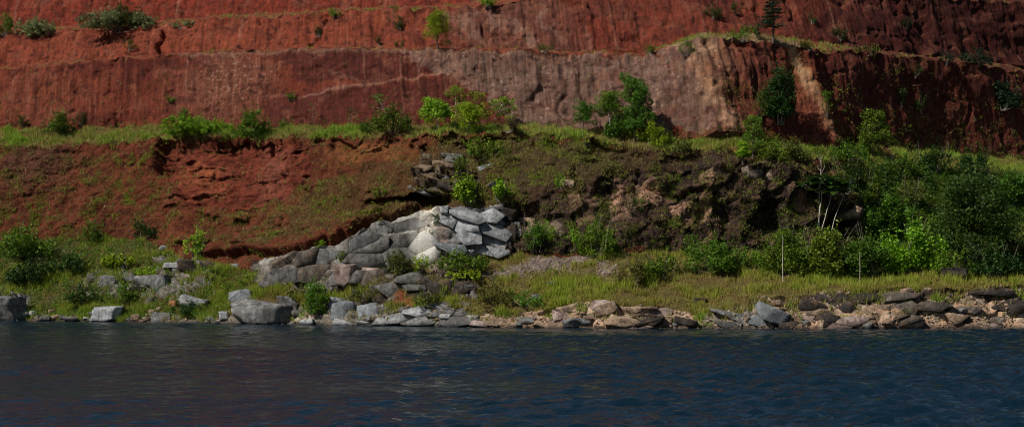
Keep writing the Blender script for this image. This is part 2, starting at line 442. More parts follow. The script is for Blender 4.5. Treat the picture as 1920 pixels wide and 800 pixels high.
def curve(pts, w, soft=0.6, warp=0.5):
    """soft stripe of half-width w photo pixels along a polyline"""
    P = [base_at(*p) for p in pts]; m = np.mean([p[2] for p in P])/F_PX
    X = BX+(WX-BX)*warp; Z = Bz+(WZ-Bz)*warp
    best = np.full(BX.shape, 1e9, np.float32)
    for a, b in zip(P[:-1], P[1:]):
        dx, dz = b[0]-a[0], b[1]-a[1]; L2 = dx*dx+dz*dz+1e-6
        t = np.clip(((X-a[0])*dx+(Z-a[1])*dz)/L2, 0, 1)
        best = np.minimum(best, (X-a[0]-t*dx)**2+(Z-a[1]-t*dz)**2)
    return 1-sstep(1-soft, 1+soft, np.sqrt(best)/(w*m))

def above(pts, lo_px=None):
    """signed height in metres over a polyline, and a mask of the columns it spans"""
    P = sorted(base_at(*p) for p in pts)
    px = [p[0] for p in P]
    h = (Bz+(WZ-Bz)*0.5)-np.interp(xs, px, [p[1] for p in P])[None, :]
    span = sstep(px[0]-1.0, px[0]+1.5, BX)*(1-sstep(px[-1]-1.5, px[-1]+1.0, BX))
    return h, span

def poly(pts, warp=1.0):
    P = [base_at(*p) for p in pts]
    X = BX+(WX-BX)*warp; Z = Bz+(WZ-Bz)*warp
    ins = np.zeros(BX.shape, bool)
    for a, b in zip(P, P[1:]+P[:1]):
        if a[1] == b[1]: continue
        c = ((a[1] > Z) != (b[1] > Z)) & (X < (b[0]-a[0])*(Z-a[1])/(b[1]-a[1])+a[0])
        ins ^= c
    return ins.astype(np.float32)

def seg(*ids):
    return np.isin(zid, ids).astype(np.float32)[:, None]

# ---- regions of the lower cliff
GREYWALL = poly([(470,492),(540,476),(600,456),(700,428),(770,404),(830,392),(950,382),(960,470),(830,496),(720,512),(640,545),(560,545),(475,535)], 0.5)*seg(3, 4)
DARKROCK = poly([(950,392),(1010,375),(1100,345),(1200,322),(1330,305),(1480,300),(1620,385),(1625,450),(1500,478),(1400,474),(1150,476),(955,474)], 0.8)*seg(3, 4)
SLABS = poly([(775,358),(800,295),(850,288),(866,340),(850,375),(780,366)], 0.9)*seg(4)
ROCKY = np.clip(GREYWALL+DARKROCK+SLABS, 0, 1)

# ---- relief
nyz = np.gradient(By, axis=0); nzz = np.gradient(Bz, axis=0)
ln = np.sqrt(nyz**2+nzz**2)+1e-6
NYv = -nzz/ln; NZv = nyz/ln                    # outward normal in the profile plane
k = 9
def rowsmooth(a):
    c = np.cumsum(np.pad(a, ((k+1, k), (0, 0)), mode='edge'), axis=0)
    return (c[2*k+1:]-c[:-2*k-1])/(2*k+1)
NYv = rowsmooth(NYv); NZv = rowsmooth(NZv)
xn = np.gradient(By, axis=1)/np.gradient(BX, axis=1)   # turn of the wall in plan
NXv = np.clip(rowsmooth(xn), -1.5, 1.5)*np.abs(NYv)
ln = np.sqrt(NXv**2+NYv**2+NZv**2)+1e-6; NXv /= ln; NYv /= ln; NZv /= ln

D = np.zeros(BX.shape, np.float32)
edge = 1.0-np.clip(np.abs(BX)/400, 0, 1)
D += 0.5*fbm(BX*0.10, By*0.10, Bz*0.12, 3, 31)*(1-seg(0, 1))
# rills of the bare walls
walls = seg(6, 8, 10)
sl = BX+0.10*Bz
rill = perlin(sl*0.9, Bz*0.05, By*0.02, 41)*0.22+perlin(sl*2.2, Bz*0.10, None, 43)*0.11+perlin(sl*4.3, Bz*0.25, None, 47)*0.05
D += walls*(rill+0.25*fbm(BX*0.5, Bz*0.35, By*0.3, 4, 53))
D += seg(6)*0.3*poly([(1240,100),(1310,72),(1440,80),(1420,265),(1250,262)])*fbm(BX*0.55, Bz*0.18, None, 4, 57)
right_rill = sstep(44, 62, BX)
D += walls*right_rill*0.55*fbm((BX+0.6*Bz)*0.22, Bz*0.07, None, 4, 59)
spx, spz, _ = base_at(1335, 160)
rdg = spx-0.8+3.0*(1-tv[:, None])**1.5*seg(6)+3.0*seg(5)
sw_ = np.where(BX < rdg, 7.0, 5.0)
D += seg(5, 6)*np.exp(-np.abs((BX-rdg)/sw_)**1.4)*2.3*sstep(1.0, 0.6, tv[:, None]*seg(6))*(0.4+0.6*seg(6))
D += seg(6)*np.exp(-((BX-spx)/9.0)**2)*0.45*fbm((BX-spx)*0.5*(0.6+0.9*tv[:, None]), Bz*0.08, None, 4, 67)
gw = sl+2.5*fbm(BX*0.12, Bz*0.16, None, 3, 881)
D -= walls*0.6*sstep(0.86, 1.0, 1-np.abs(perlin(gw*0.13, Bz*0.01+zid[:, None]*5.7, None, 883)))*sstep(-0.2, 0.3, fbm(BX*0.06, Bz*0.2, None, 2, 885))
D -= walls*0.3*sstep(0.25, 0.6, fbm(BX*0.30, Bz*0.42, None, 4, 887))
D += seg(6, 8)*(1-sstep(0.0, 0.24, tv[:, None]))*1.0*np.clip(fbm(BX*0.16, BX*0, None, 3, 889), 0, 1)
# terraces: lumpy earth
D += seg(3, 5, 7, 9, 11)*0.28*fbm(BX*0.5, By*0.5, None, 4, 61)
# soil part of the lower cliff: dipping ledges
dip = Bz-0.10*BX
soil = seg(4)*(1-ROCKY)
led = perlin(BX*0.22, dip*1.1, None, 71)
D += soil*(0.7*fbm(BX*0.22, dip*0.35, By*0.2, 5, 73)+0.25*fbm(BX*0.9, dip*0.9, By*0.5, 3, 75))
ALC = poly([(298,262),(560,262),(590,330),(470,400),(360,380),(302,330)], 0.7)*seg(4)
rag = np.clip(np.abs(fbm(BX*0.35, dip*1.5, None, 4, 79)), 0, 1)
D += ALC*(-0.5-0.5*(rag-0.25))
# fractured rock
def blocks(cx, cz, seed, tilt, crack):
    qx = (BX+0.25*Bz*0.3+0.5*fbm(BX*0.5, Bz*0.5, By*0.3, 3, seed))/cx; qz = (Bz-0.12*BX+By*0.25+0.3*fbm(BX*0.6, Bz*0.6, None, 3, seed+3))/cz
    f1, f2, cid, ox, oy = worley(qx, qz, seed)
    h = (cid-0.5)+tilt*(ox*np.cos(cid*37)+oy*np.sin(cid*61))
    return h-crack*(1-sstep(0.0, 0.13, f2-f1)), cid, f2-f1
b1, id1, e1 = blocks(2.6, 1.5, 101, 0.5, 0.5)
b2, id2, e2 = blocks(0.95, 0.6, 131, 0.6, 0.5)
b3, id3, e3 = blocks(4.5, 3.2, 151, 0.4, 0.25)
b4, id4, e4 = blocks(1.9, 3.4, 191, 0.45, 0.3)
bl1, idl, el = blocks(3.4, 0.9, 171, 0.5, 0.3)
bl2, idm, em = blocks(1.5, 0.5, 181, 0.5, 0.3)
lm = sstep(0.0, 0.45, fbm(BX*0.16, dip*0.22, None, 3, 183)+0.10)
def saw(step, wob, seed):
    q = (dip+wob*fbm(BX*0.22, dip*0.3, None, 4, seed))/step
    f = q-np.floor(q)
    am = perlin(BX*0.20, np.floor(q)*3.7+0.5, None, seed+5)+0.5*perlin(BX*0.7, np.floor(q)*5.1+0.5, None, seed+9)
    return (1-f)*sstep(0.0, 0.22, am)
sw = saw(1.5, 1.6, 801)+0.55*saw(0.75, 0.9, 811)
DS = soil*(1-sstep(44, 48, BX))*lm*0.8*sw*(1-ALC)*(0.3+0.7*sstep(-50, -44, BX))+ALC*sstep(-0.25, 0.15, fbm(BX*0.25, dip*0.3, None, 3, 877))*(0.6*saw(1.3, 0.5, 851)+0.65*saw(2.3, 0.7, 861)+0.3*saw(0.7, 0.4, 871))
D += soil*lm*0.15*bl2+ALC*(0.15*bl2-0.2)
g1, ig1, eg1 = blocks(5.2, 2.3, 881, 0.9, 0.12)
g2, ig2, eg2 = blocks(1.9, 1.1, 891, 0.6, 0.15)
D += GREYWALL*(0.75*g1+0.26*g2+0.25)
D += DARKROCK*(0.9*b3+0.55*b4+0.15*b1+0.16*b2+0.22*fbm(BX*0.5, Bz*0.4, None, 4, 193)-0.1)
D += SLABS*(1.3*saw(0.62, 0.5, 821)+0.7*saw(1.3, 0.6, 831)+0.3*b2-0.2)
rockline = np.clip(0.65+1.2*fbm(BX*0.16, np.zeros_like(BX), None, 3, 161), 0.15, 1.0)
left_low = sstep(-66, -62, BX)*(1-sstep(-36, -33, BX))
D += seg(2)*(0.7*b1+0.4*b2+0.8*b3+0.3*b4)*rockline*(1-0.6*left_low)
D += seg(1)*0.3*b1
# ledge rocks on the left slope
LEDGE = np.clip(poly([(150,520),(330,505),(330,560),(285,565),(150,545)], 0.8)+poly([(-60,545),(60,548),(50,604),(-60,604)], 0.5)
                + poly([(300,485),(410,485),(410,545),(320,545)], 0.8), 0, 1)*seg(2, 3)
D += LEDGE*(0.8*b1+0.4*b2+0.5*b3+0.35)
# dark ledge under the quartz boulders
DLEDGE = poly([(610,538),(700,520),(880,512),(890,560),(800,572),(610,570)], 0.6)*seg(2, 3)
D += DLEDGE*(0.7*b1+0.3*b2+0.6)
h, span = above([(600,535),(640,530),(700,540),(890,545)])
D -= DLEDGE*1.2*(1-sstep(-0.6, 0.1, h))*0.8
# undercut: the soil overhangs the grey rock
h, span = above([(380,478),(480,472),(540,474),(600,452),(700,421),(760,401),(800,390)])
D += seg(4)*span*(0.95*sstep(-0.05, 0.25, h)*(1-sstep(0.3, 3.0, h))-0.75*sstep(-0.9, -0.15, h)*(1-sstep(-0.05, 0.1, h)))
# cave under the slabs
D += seg(4)*0.9*blob(800, 335, 60, 20, 0.6)
rimcut = sstep(0.86, 0.90, tv[:, None]+0.03*wn1)*(1-sstep(0.95, 0.985, tv[:, None]+0.02*wn2))*seg(4)*sstep(0.0, 0.3, fbm(BX*0.2, BX*0, None, 3, 841)+0.12)
DH = 1.3*rimcut*sstep(-48, -44, BX)*(1-sstep(42, 46, BX))+seg(4)*4.5*blob(800, 379, 52, 14, 0.3, 0.4)+seg(4)*2.2*blob(728, 380, 44, 7, 0.4, 0.4)+seg(4)*3.0*blob(1578, 425, 28, 26, 0.5, 0.6)+seg(4)*1.6*blob(1440, 400, 24, 34, 0.6, 0.8)+seg(4)*1.2*blob(1290, 362, 40, 6, 0.5)
tp = sorted(base_at(*p) for p in [(440,505),(470,492),(600,456),(700,425),(770,402),(830,392),(950,382),(1100,350),(1200,330),(1330,315),(1480,315),(1600,400),(1650,470)])
ztop = smooth_cols(np.interp(xs, [p[0] for p in tp], [p[1] for p in tp]), 1.2)
zbas = np.minimum(lines[4][1], ztop-0.2)
hfull = np.maximum(ztop-zbas, 0.1)*sstep(tp[0][0]-2, tp[0][0]+4, xs)*(1-sstep(tp[-1][0]-5, tp[-1][0]+2, xs))
steep = 0.44-0.16*sstep(-2, 6, xs)
up_ = np.clip((Bz-zbas[None])/np.maximum(ztop-zbas, 0.2)[None], 0, 1)
down_ = 1-sstep(0.0, 1.0, np.clip((Bz-ztop[None])/np.maximum(lines[5][1]-ztop, 1.0)[None], 0, 1))
DH -= seg(4)*(steep*hfull)[None]*up_*down_
# hollows of the dark cliff
for (a, b_, c, d_, e_) in ((1310,400,30,14,1.2),(1370,395,22,20,1.3),(1440,400,26,40,1.5),(1500,400,24,30,1.2),(1575,420,26,24,1.8),(1240,350,30,10,0.8),
                           (1130,355,40,10,0.7),(1280,360,36,8,0.9),(980,405,24,18,0.9)):
    D -= seg(4)*e_*blob(a, b_, c, d_, 0.6, 0.8)
for (a, b_, c, d_, e_) in ((1340,305,40,14,0.9),(1400,300,40,10,0.9),(1460,345,18,40,0.9),(1590,375,34,20,1.0),(1200,430,40,34,1.2),(1110,320,60,10,0.5),(1200,292,60,6,0.8)):
    D += seg(4)*e_*blob(a, b_, c, d_, 0.6, 0.8)
# the cut in the cliff beside the red alcove
X0, Z0, _ = base_at(297, 300)
zz = sstep(Z0-3.2, Z0-1.0, Bz)
D += seg(4)*zz*(1.1*sstep(X0-4.5, X0-0.6, BX+0.4*wn1)*(1-sstep(X0-0.1, X0+0.25, BX+0.4*wn1))-0.9*sstep(X0-0.1, X0+0.3, BX+0.4*wn1)*(1-sstep(X0+1.2, X0+3.0, BX)))
# gullies on the walls
D -= seg(8)*1.5*curve([(311,62),(300,80),(292,104)], 5, 0.5, 0.8)
D -= seg(8)*0.7*curve([(600,38),(597,60),(580,85)], 4, 0.5, 0.8)
D -= seg(6)*0.2*curve([(1095,105),(1085,150),(1090,190)], 4)
D -= seg(6)*0.6*curve([(1488,110),(1500,170),(1495,240)], 14, 0.8)
D += seg(6)*0.9*curve([(1515,105),(1530,170),(1560,270)], 12, 0.8)
D -= seg(6)*0.6*curve([(1545,110),(1560,180),(1600,270)], 18, 0.9)
D += seg(6)*0.10*curve([(560,182),(700,156),(835,138)], 7, 0.6)
# broken rims
rim = np.zeros(BX.shape, np.float32)
for i in (4, 6, 8, 10):
    rim[R0[i+1]-8:R0[i+1]+4] = 1
rimn = 0.6*fbm(BX*0.45, np.zeros_like(BX)+zid[:, None]*7.3, None, 4, 91)
# calm the far flanks and keep the shoreline near the water
D *= sstep(260, 100, np.abs(BX))
D[R0[2]-4:R0[2]+3] *= 0.5
fade = seg(0, 1)
PX_ = BX+NXv*D; PY_ = By+NYv*D+DH-DS; PZ_ = Bz+NZv*D*0.9+rim*rimn
PZ_ = PZ_*(1-fade)+np.minimum(PZ_, -0.02)*fade

# ------------------------------------------------------------------ terrain: earth and rock colours
def c(r, g, b):                               # 8-bit sRGB to linear
    f = lambda v: (v/255/12.92) if v/255 <= 0.04045 else ((v/255+0.055)/1.055)**2.4
    return np.array([f(r), f(g), f(b)], np.float32)

C = np.zeros(BX.shape+(3,), np.float32)
def put(mask, colour, amt=1.0):
    global C
    mk = np.clip(mask*amt, 0, 1)[..., None]
    C = C*(1-mk)+colour*mk

nlow = fbm(BX*0.12, Bz*0.2, By*0.1, 4, 201); nmid = fbm(BX*0.7, Bz*0.7, By*0.4, 4, 211); nhi = perlin(BX*2.4, Bz*2.4, By, 221)
st1 = perlin(sl*1.1, Bz*0.04, None, 231)+0.6*perlin(sl*2.7, Bz*0.07, None, 233)+0.4*perlin(sl*5.1, Bz*0.15, None, 235)
one = np.ones(BX.shape, np.float32)
patch0 = fbm(BX*0.3, Bz*0.3, None, 4, 291)
put(one*seg(0, 1), c(70, 62, 50))
# bare walls
put(one*walls, c(134, 60, 38))
put(walls*sstep(0.0, 0.6, nlow), c(112, 46, 32))
put(seg(8)*(1-sstep(-20, -5, BX)), c(160, 74, 44), 0.8)
put(seg(10), c(146, 56, 32), 0.9)
put(seg(10)*sstep(0.1, 0.5, nmid), c(88, 34, 24), 0.7)
# first wall from left to right
put(seg(6)*blob(420, 160, 90, 70, 0.7), c(140, 92, 70), 0.55)
put(seg(6)*blob(60, 190, 90, 60, 0.7), c(142, 72, 44), 0.7)
put(seg(6)*poly([(520,92),(740,95),(835,132),(690,152),(560,150)]), c(98, 44, 36), 0.85)
put(seg(6)*poly([(500,180),(700,162),(835,146),(900,180),(930,235),(500,240)]), c(104, 47, 37), 0.85)
GP = poly([(735,92),(1240,106),(1300,75),(1345,85),(1330,150),(1345,262),(1000,240),(930,200),(840,145)])
put(seg(6)*GP, c(140, 108, 92), 0.95)
put(seg(6)*GP*sstep(0.0, 0.6, nlow), c(124, 84, 70), 0.6)
put(seg(6)*poly([(1345,85),(1440,80),(1450,180),(1410,262),(1340,262),(1325,150)]), c(124, 62, 42), 0.8)
put(seg(6)*curve([(1300,72),(1328,110),(1318,200),(1340,262)], 34, 0.9, 1.2), c(140, 100, 80), 0.7)
put(seg(6)*curve([(1310,75),(1330,110),(1325,190),(1385,262)], 12, 0.9, 1.2), c(206, 158, 122), 0.8)
put(seg(6)*curve([(1355,85),(1340,130),(1335,170)], 12, 0.9, 1.4), c(170, 116, 82), 0.6)
put(seg(6, 7)*curve([(1240,96),(1300,68),(1340,70)], 9, 0.9, 0.8), c(150, 130, 112), 0.7)
put(seg(6)*curve([(1475,85),(1500,130),(1520,190)], 15, 0.8), c(176, 104, 56), 0.85)
put(seg(6)*curve([(1485,95),(1505,135),(1522,180),(1540,225),(1568,276)], 7, 0.9), c(222, 176, 126), 0.9)
put(seg(6)*curve([(1500,180),(1530,240),(1560,280)], 26, 0.7), c(150, 78, 52), 0.8)
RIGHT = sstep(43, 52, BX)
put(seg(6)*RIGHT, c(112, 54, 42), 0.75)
put(seg(8, 10)*sstep(34, 58, BX+8*nlow), c(80, 31, 23), 0.92)  # upper walls towards the right: corner darkness painted into the soil colour
put(seg(8)*poly([(830,18),(960,0),(1060,0),(1130,95),(900,92),(840,60)]), c(132, 88, 70), 0.6)
for (a, b_) in (((905,30),(985,75)),((1000,20),(1060,70)),((960,50),(1030,95)),((860,30),(900,70))):
    put(seg(8)*curve([a, b_], 7, 0.9, 1.5), c(166, 124, 104), 0.65)
put(seg(8)*blob(1150, 50, 90, 50, 0.8), c(146, 62, 40), 0.6)
put(seg(8)*blob(1150, 20, 60, 14, 0.8, 1, -0.3), c(112, 62, 50), 0.6)
# streaks washed down the walls
put(walls*sstep(0.35, 0.95, st1)*sstep(-0.5, 0.4, nlow+0.3), c(182, 128, 102), 0.55)
put(walls*sstep(0.25, 0.9, -st1), c(80, 34, 28), 0.55)
put(walls*sstep(0.1, 0.6, fbm(BX*0.25, Bz*0.5, None, 5, 295, 0.6)), c(92, 42, 32), 0.5)
put(walls*sstep(0.2, 0.6, -fbm(BX*0.3, Bz*0.35, None, 5, 297, 0.6)), c(158, 96, 70), 0.4)
put(seg(6)*GP*sstep(0.25, 0.6, nhi)*sstep(-0.1, 0.3, nmid), c(190, 160, 140), 0.6)
put(seg(6)*blob(430, 150, 60, 60, 0.7)*sstep(0.2, 0.5, nhi), c(190, 150, 125), 0.5)
# thin pale seams
put(seg(6)*curve([(570,181),(690,157),(835,138)], 2.6, 0.9, 0.5), c(186, 136, 112), 0.5*1.0)
put(seg(6)*curve([(500,178),(560,183),(640,165)], 3.0, 0.7, 0.4), c(160, 100, 82), 0.45)
put(seg(6)*curve([(620,132),(680,152),(700,157)], 3.5, 0.7, 0.4), c(160, 106, 86), 0.45)
put(seg(6)*sstep(0.0, 1.0, tv[:, None]*14-13)*poly([(340,60),(1250,70),(1250,140),(340,130)]), c(176, 132, 108), 0.55)
put(seg(6)*blob(300, 120, 90, 10, 0.8), c(84, 34, 28), 0.6)
put(seg(6, 8)*sstep(0.42, 0.62, fbm(BX*0.9, Bz*0.9, None, 3, 251)), c(70, 34, 26), 0.7)
# terraces
put(one*seg(5), c(92, 66, 36)); put(seg(5)*sstep(-0.1, 0.4, nmid), c(84, 82, 36), 0.8)
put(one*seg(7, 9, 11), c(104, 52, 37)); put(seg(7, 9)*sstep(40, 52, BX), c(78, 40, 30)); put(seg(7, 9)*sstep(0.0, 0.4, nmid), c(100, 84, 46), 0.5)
put(seg(7)*poly([(1230,110),(1290,60),(1480,60),(1540,110)], 0.4), c(134, 116, 92), 0.7)
# lower cliff: soil
put(one*seg(4), c(132, 66, 37))
put(seg(4)*sstep(-0.1, 0.5, nlow), c(112, 54, 32), 0.8)
put(seg(4)*blob(60, 310, 70, 45, 0.6), c(112, 74, 56), 0.7)
put(ALC, c(150, 68, 44), 0.85)
put(ALC*sstep(0.1, 0.45, nmid), c(118, 46, 30), 0.7)
put(seg(4)*blob(510, 320, 26, 60, 0.7), c(172, 98, 74), 0.6)
put(seg(4)*blob(370, 330, 40, 14, 0.6, 1, 0.3), c(206, 112, 64), 0.6)
put(seg(4)*blob(400, 350, 40, 10, 0.6, 1, 0.4), c(205, 110, 62), 0.5)
put(seg(4)*blob(700, 290, 80, 24, 0.7), c(172, 108, 50), 0.65)
put(seg(4)*blob(560, 400, 70, 30, 0.7), c(124, 78, 40), 0.6)
put(seg(4)*poly([(600,345),(770,300),(850,260),(1100,262),(1180,300),(1000,345),(950,380),(700,420),(470,470)]), c(100, 80, 42), 0.6)
put(seg(4)*poly([(990,252),(1240,285),(1500,290),(1500,340),(1200,340),(1000,300)]), c(84, 62, 46), 0.7)
put(seg(4)*sstep(0.2, 0.5, fbm(BX*0.6, dip*1.4, None, 3, 261)), c(84, 46, 28), 0.45)
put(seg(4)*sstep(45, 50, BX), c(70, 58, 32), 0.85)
put(seg(4)*poly([(960,335),(1060,300),(1240,300),(1500,300),(1620,360),(1620,480),(955,480)]), c(86, 66, 48), 0.9)
put(seg(4)*poly([(820,255),(1000,250),(1240,285),(1160,330),(1000,350),(950,385),(860,390)]), c(98, 84, 46), 0.7)
# dark fractured rock with tan faces
put(DARKROCK, c(66, 51, 44)); put(DARKROCK*sstep(-0.1, 0.5, nmid), c(86, 66, 54), 0.7)
put(DARKROCK*sstep(0.8, 0.9, id2)*sstep(-0.2, 0.3, nlow), c(150, 112, 86), 0.5)
put(DARKROCK*blob(1205, 368, 84, 34, 0.6)*sstep(0.2, 0.4, id4), c(196, 150, 120), 0.85)
put(DARKROCK*blob(1342, 360, 36, 50, 0.5)*sstep(0.4, 0.55, id4), c(200, 156, 122), 0.85)
put(DARKROCK*sstep(0.78, 0.85, id4)*sstep(0.3, 0.5, id1), c(168, 128, 100), 0.7)
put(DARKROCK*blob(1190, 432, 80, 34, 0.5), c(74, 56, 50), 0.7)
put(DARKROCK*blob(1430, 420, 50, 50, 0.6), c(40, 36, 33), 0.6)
put(DARKROCK*blob(1000, 430, 40, 12, 0.5), c(170, 150, 125), 0.8)
put(DARKROCK*blob(1520, 330, 60, 40, 0.6), c(58, 48, 36), 0.7)
put(SLABS, c(92, 76, 60)); put(SLABS*sstep(0.7, 0.85, id2), c(160, 150, 132), 0.7); put(SLABS*sstep(0.0, 0.3, nmid), c(60, 50, 42), 0.7)
# grey rock wall
put(GREYWALL, c(112, 107, 101)); put(GREYWALL*sstep(-0.2, 0.4, nmid), c(98, 92, 86), 0.8); put(GREYWALL*sstep(0.65, 0.75, ig2), c(150, 148, 143), 0.7); put(GREYWALL*sstep(0.25, 0.18, ig1), c(88, 80, 72), 0.7)
put(GREYWALL*blob(540, 512, 70, 30, 0.5), c(112, 98, 86), 0.6)
stv = perlin(BX*0.8, Bz*0.06, None, 271)+0.5*perlin(BX*2.2, Bz*0.1, None, 273)
put(GREYWALL*sstep(0.05, 0.5, stv), c(58, 52, 47), 0.8)
put(GREYWALL*poly([(460,505),(620,462),(640,560),(460,560)]), c(98, 84, 72), 0.6)
put(GREYWALL*sstep(0.25, 0.65, -stv), c(158, 156, 150), 0.4)
put(GREYWALL*blob(765, 425, 50, 20, 0.7), c(186, 182, 172), 0.65)
put(GREYWALL*curve([(798,402),(800,440),(797,480)], 16, 0.9, 0.9)*sstep(-0.5, 0.3, 0.25-stv), c(226, 216, 198), 0.7)
put(GREYWALL*blob(830, 440, 14, 36, 0.5), c(140, 122, 108), 0.7)
put(GREYWALL*blob(900, 425, 56, 42, 0.5), c(150, 153, 156), 0.7)
put(GREYWALL*(1-sstep(0.0, 0.05, eg1)), c(44, 40, 36), 0.8)
put(GREYWALL*(1-sstep(0.0, 0.06, eg2))*sstep(-0.2, 0.2, nmid), c(58, 53, 48), 0.7)
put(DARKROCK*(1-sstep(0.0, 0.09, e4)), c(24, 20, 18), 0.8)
put(DARKROCK*sstep(0.1, 0.5, patch0), c(86, 66, 48), 0.7)
# lower terrace
put(one*seg(3), c(84, 80, 40)); put(seg(3)*sstep(-0.1, 0.4, nmid), c(78, 62, 36), 0.7); put(seg(3)*(1-sstep(-40, -28, BX)), c(58, 58, 30), 0.75)
GRAVEL = np.clip(blob(1000, 505, 60, 14, 0.5)+blob(960, 512, 40, 10, 0.5)+blob(830, 492, 18, 20, 0.5)+blob(1080, 492, 50, 9, 0.6), 0, 1)*seg(3)
put(GRAVEL, c(150, 136, 118), 0.85)
put(GREYWALL*seg(3), c(112, 104, 96), 0.7)
put(LEDGE, c(112, 108, 102), 0.9); put(LEDGE*sstep(0.0, 0.4, nmid), c(70, 66, 62), 0.7)
put(DLEDGE, c(52, 47, 44), 0.9); put(DLEDGE*sstep(0.7, 0.85, id2), c(110, 106, 100), 0.7)
put(seg(2, 3)*blob(757, 565, 12, 14, 0.5), c(140, 66, 30), 0.7)
# shore bank
put(one*seg(2), c(116, 110, 100))
put(seg(2)*sstep(-8, 2, BX), c(172, 140, 114)); put(seg(2)*sstep(0.0, 0.4, nmid), c(126, 112, 98), 0.7)
put(seg(2)*(1-sstep(-58, -40, BX)), c(78, 72, 50), 0.8)
put(seg(2)*poly([(1315,560),(1440,560),(1480,615),(1310,615)], 0.5), c(108, 104, 98), 0.85)
put(seg(2)*sstep(24, 28, BX)*sstep(0.55, 0.7, tv[:, None]+0.25*nmid), c(58, 48, 42), 0.9)
put(seg(2)*sstep(24, 28, BX)*sstep(0.7, 0.8, id1), c(64, 54, 46), 0.7)
put(seg(2)*sstep(0.72, 0.82, id2), c(190, 170, 148), 0.5)
put(seg(2)*(1-sstep(0.0, 0.1, e2)), c(50, 42, 36), 0.65)
put(seg(2)*LEDGE, c(120, 118, 114), 0.9)
put(one*seg(11, 12, 13, 14), c(70, 80, 36))
redf = np.maximum(walls*0.47, seg(4)*(1-ROCKY)*0.36)
C = C*(1-redf[..., None])
gm = C.mean(-1, keepdims=True)
C = C+(gm-C)*(0.08*walls+0.10*seg(4))[..., None]
C *= (1+0.16*nhi+0.12*fbm(BX*1.6, Bz*1.6, By, 3, 281))[..., None]
C = np.clip(C, 0.002, 0.9)

RELIEF = 1-0.45*GREYWALL
GRID = {}
def strip(name, r0, r1, mat, smooth):
    V = np.stack([PX_[r0:r1+1], PY_[r0:r1+1], PZ_[r0:r1+1]], -1).reshape(-1, 3)
    n = r1-r0
    i = (np.arange(n)[:, None]*NXC+np.arange(NXC-1)[None, :]).ravel()
    Fq = np.stack([i, i+1, i+NXC+1, i+NXC], 1)
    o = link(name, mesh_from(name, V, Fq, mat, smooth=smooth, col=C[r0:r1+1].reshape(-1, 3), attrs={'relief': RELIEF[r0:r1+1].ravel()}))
    o['kind'] = 'structure'
    GRID[name] = o
    return o

strip('lake_bed', R0[0], R0[2], M_BANK, True)
strip('shore_bank', R0[2], R0[3], M_BANK, False)
strip('lower_terrace', R0[3], R0[4], M_TURF, True)
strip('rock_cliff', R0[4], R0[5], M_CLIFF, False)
strip('middle_terrace', R0[5], R0[6], M_TURF, True)
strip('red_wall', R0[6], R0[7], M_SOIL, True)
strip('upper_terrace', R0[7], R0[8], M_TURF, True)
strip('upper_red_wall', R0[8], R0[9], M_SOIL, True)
strip('high_terrace', R0[9], R0[10], M_TURF, True)
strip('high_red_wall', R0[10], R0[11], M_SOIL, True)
strip('plateau', R0[11], NR-1, M_TURF, True)

# water and the ground underneath
lx = np.concatenate([np.linspace(-1500, -80, 24)[:-1], np.arange(-80, 80, 0.5), np.linspace(80, 1500, 24)]).astype(np.float32)
ly = np.concatenate([np.linspace(-1500, 66, 24)[:-1], np.arange(66, 226, 0.34)]).astype(np.float32)
LX, LY = np.meshgrid(lx, ly)
chop = 3.3*(0.05*perlin(LX*0.13, LY*0.22, None, 601)+0.085*perlin(LX*0.4+0.1*LY, LY*0.62, None, 603)+0.085*perlin(LX*0.85-0.15*LY, LY*1.25, None, 605))
gust = np.clip(0.75+1.1*fbm(LX*0.012, LY*0.03, None, 3, 607), 0.25, 1.3)
chop = chop*gust*sstep(60, 74, LY)*sstep(82, 70, np.abs(LX))*(0.25+0.75*sstep(0, 10, np.interp(LX, xs, Y0)-LY))
i_ = (np.arange(len(ly)-1)[:, None]*len(lx)+np.arange(len(lx)-1)[None]).ravel()
w = link('lake', mesh_from('lake', np.stack([LX, LY, chop], -1).reshape(-1, 3), np.stack([i_, i_+1, i_+len(lx)+1, i_+len(lx)], 1), water_mat(), smooth=True))
w['kind'] = 'structure'
g = link('ground', mesh_from('ground', [(-4000, -4000, -9), (4000, -4000, -9), (4000, 5000, -9), (-4000, 5000, -9)], [(0, 1, 2, 3)], M_TURF,
                             col=np.tile(c(80, 78, 44), (4, 1))))
g['kind'] = 'structure'

# ------------------------------------------------------------------ where a photo point meets the finished hillside
gY, gX, gZ = PY_[::2, ::2], PX_[::2, ::2], PZ_[::2, ::2]
gU = gX*F_PX/gY+960; gV = HORIZON-(gZ-CAM_H)*F_PX/gY
def at(px, py):
    sel = (np.abs(gU-px) < 4.0) & (np.abs(gV-py) < 3.0)
    idx = np.flatnonzero(sel)
    if len(idx) == 0:
        j = int(np.argmin((gU-px)**2+(gV-py)**2))
    else:
        j = int(idx[np.argmin(gY.flat[idx])])
    Y = float(gY.flat[j])
    return Vector((X_of(px, Y), Y, float(gZ.flat[j])))

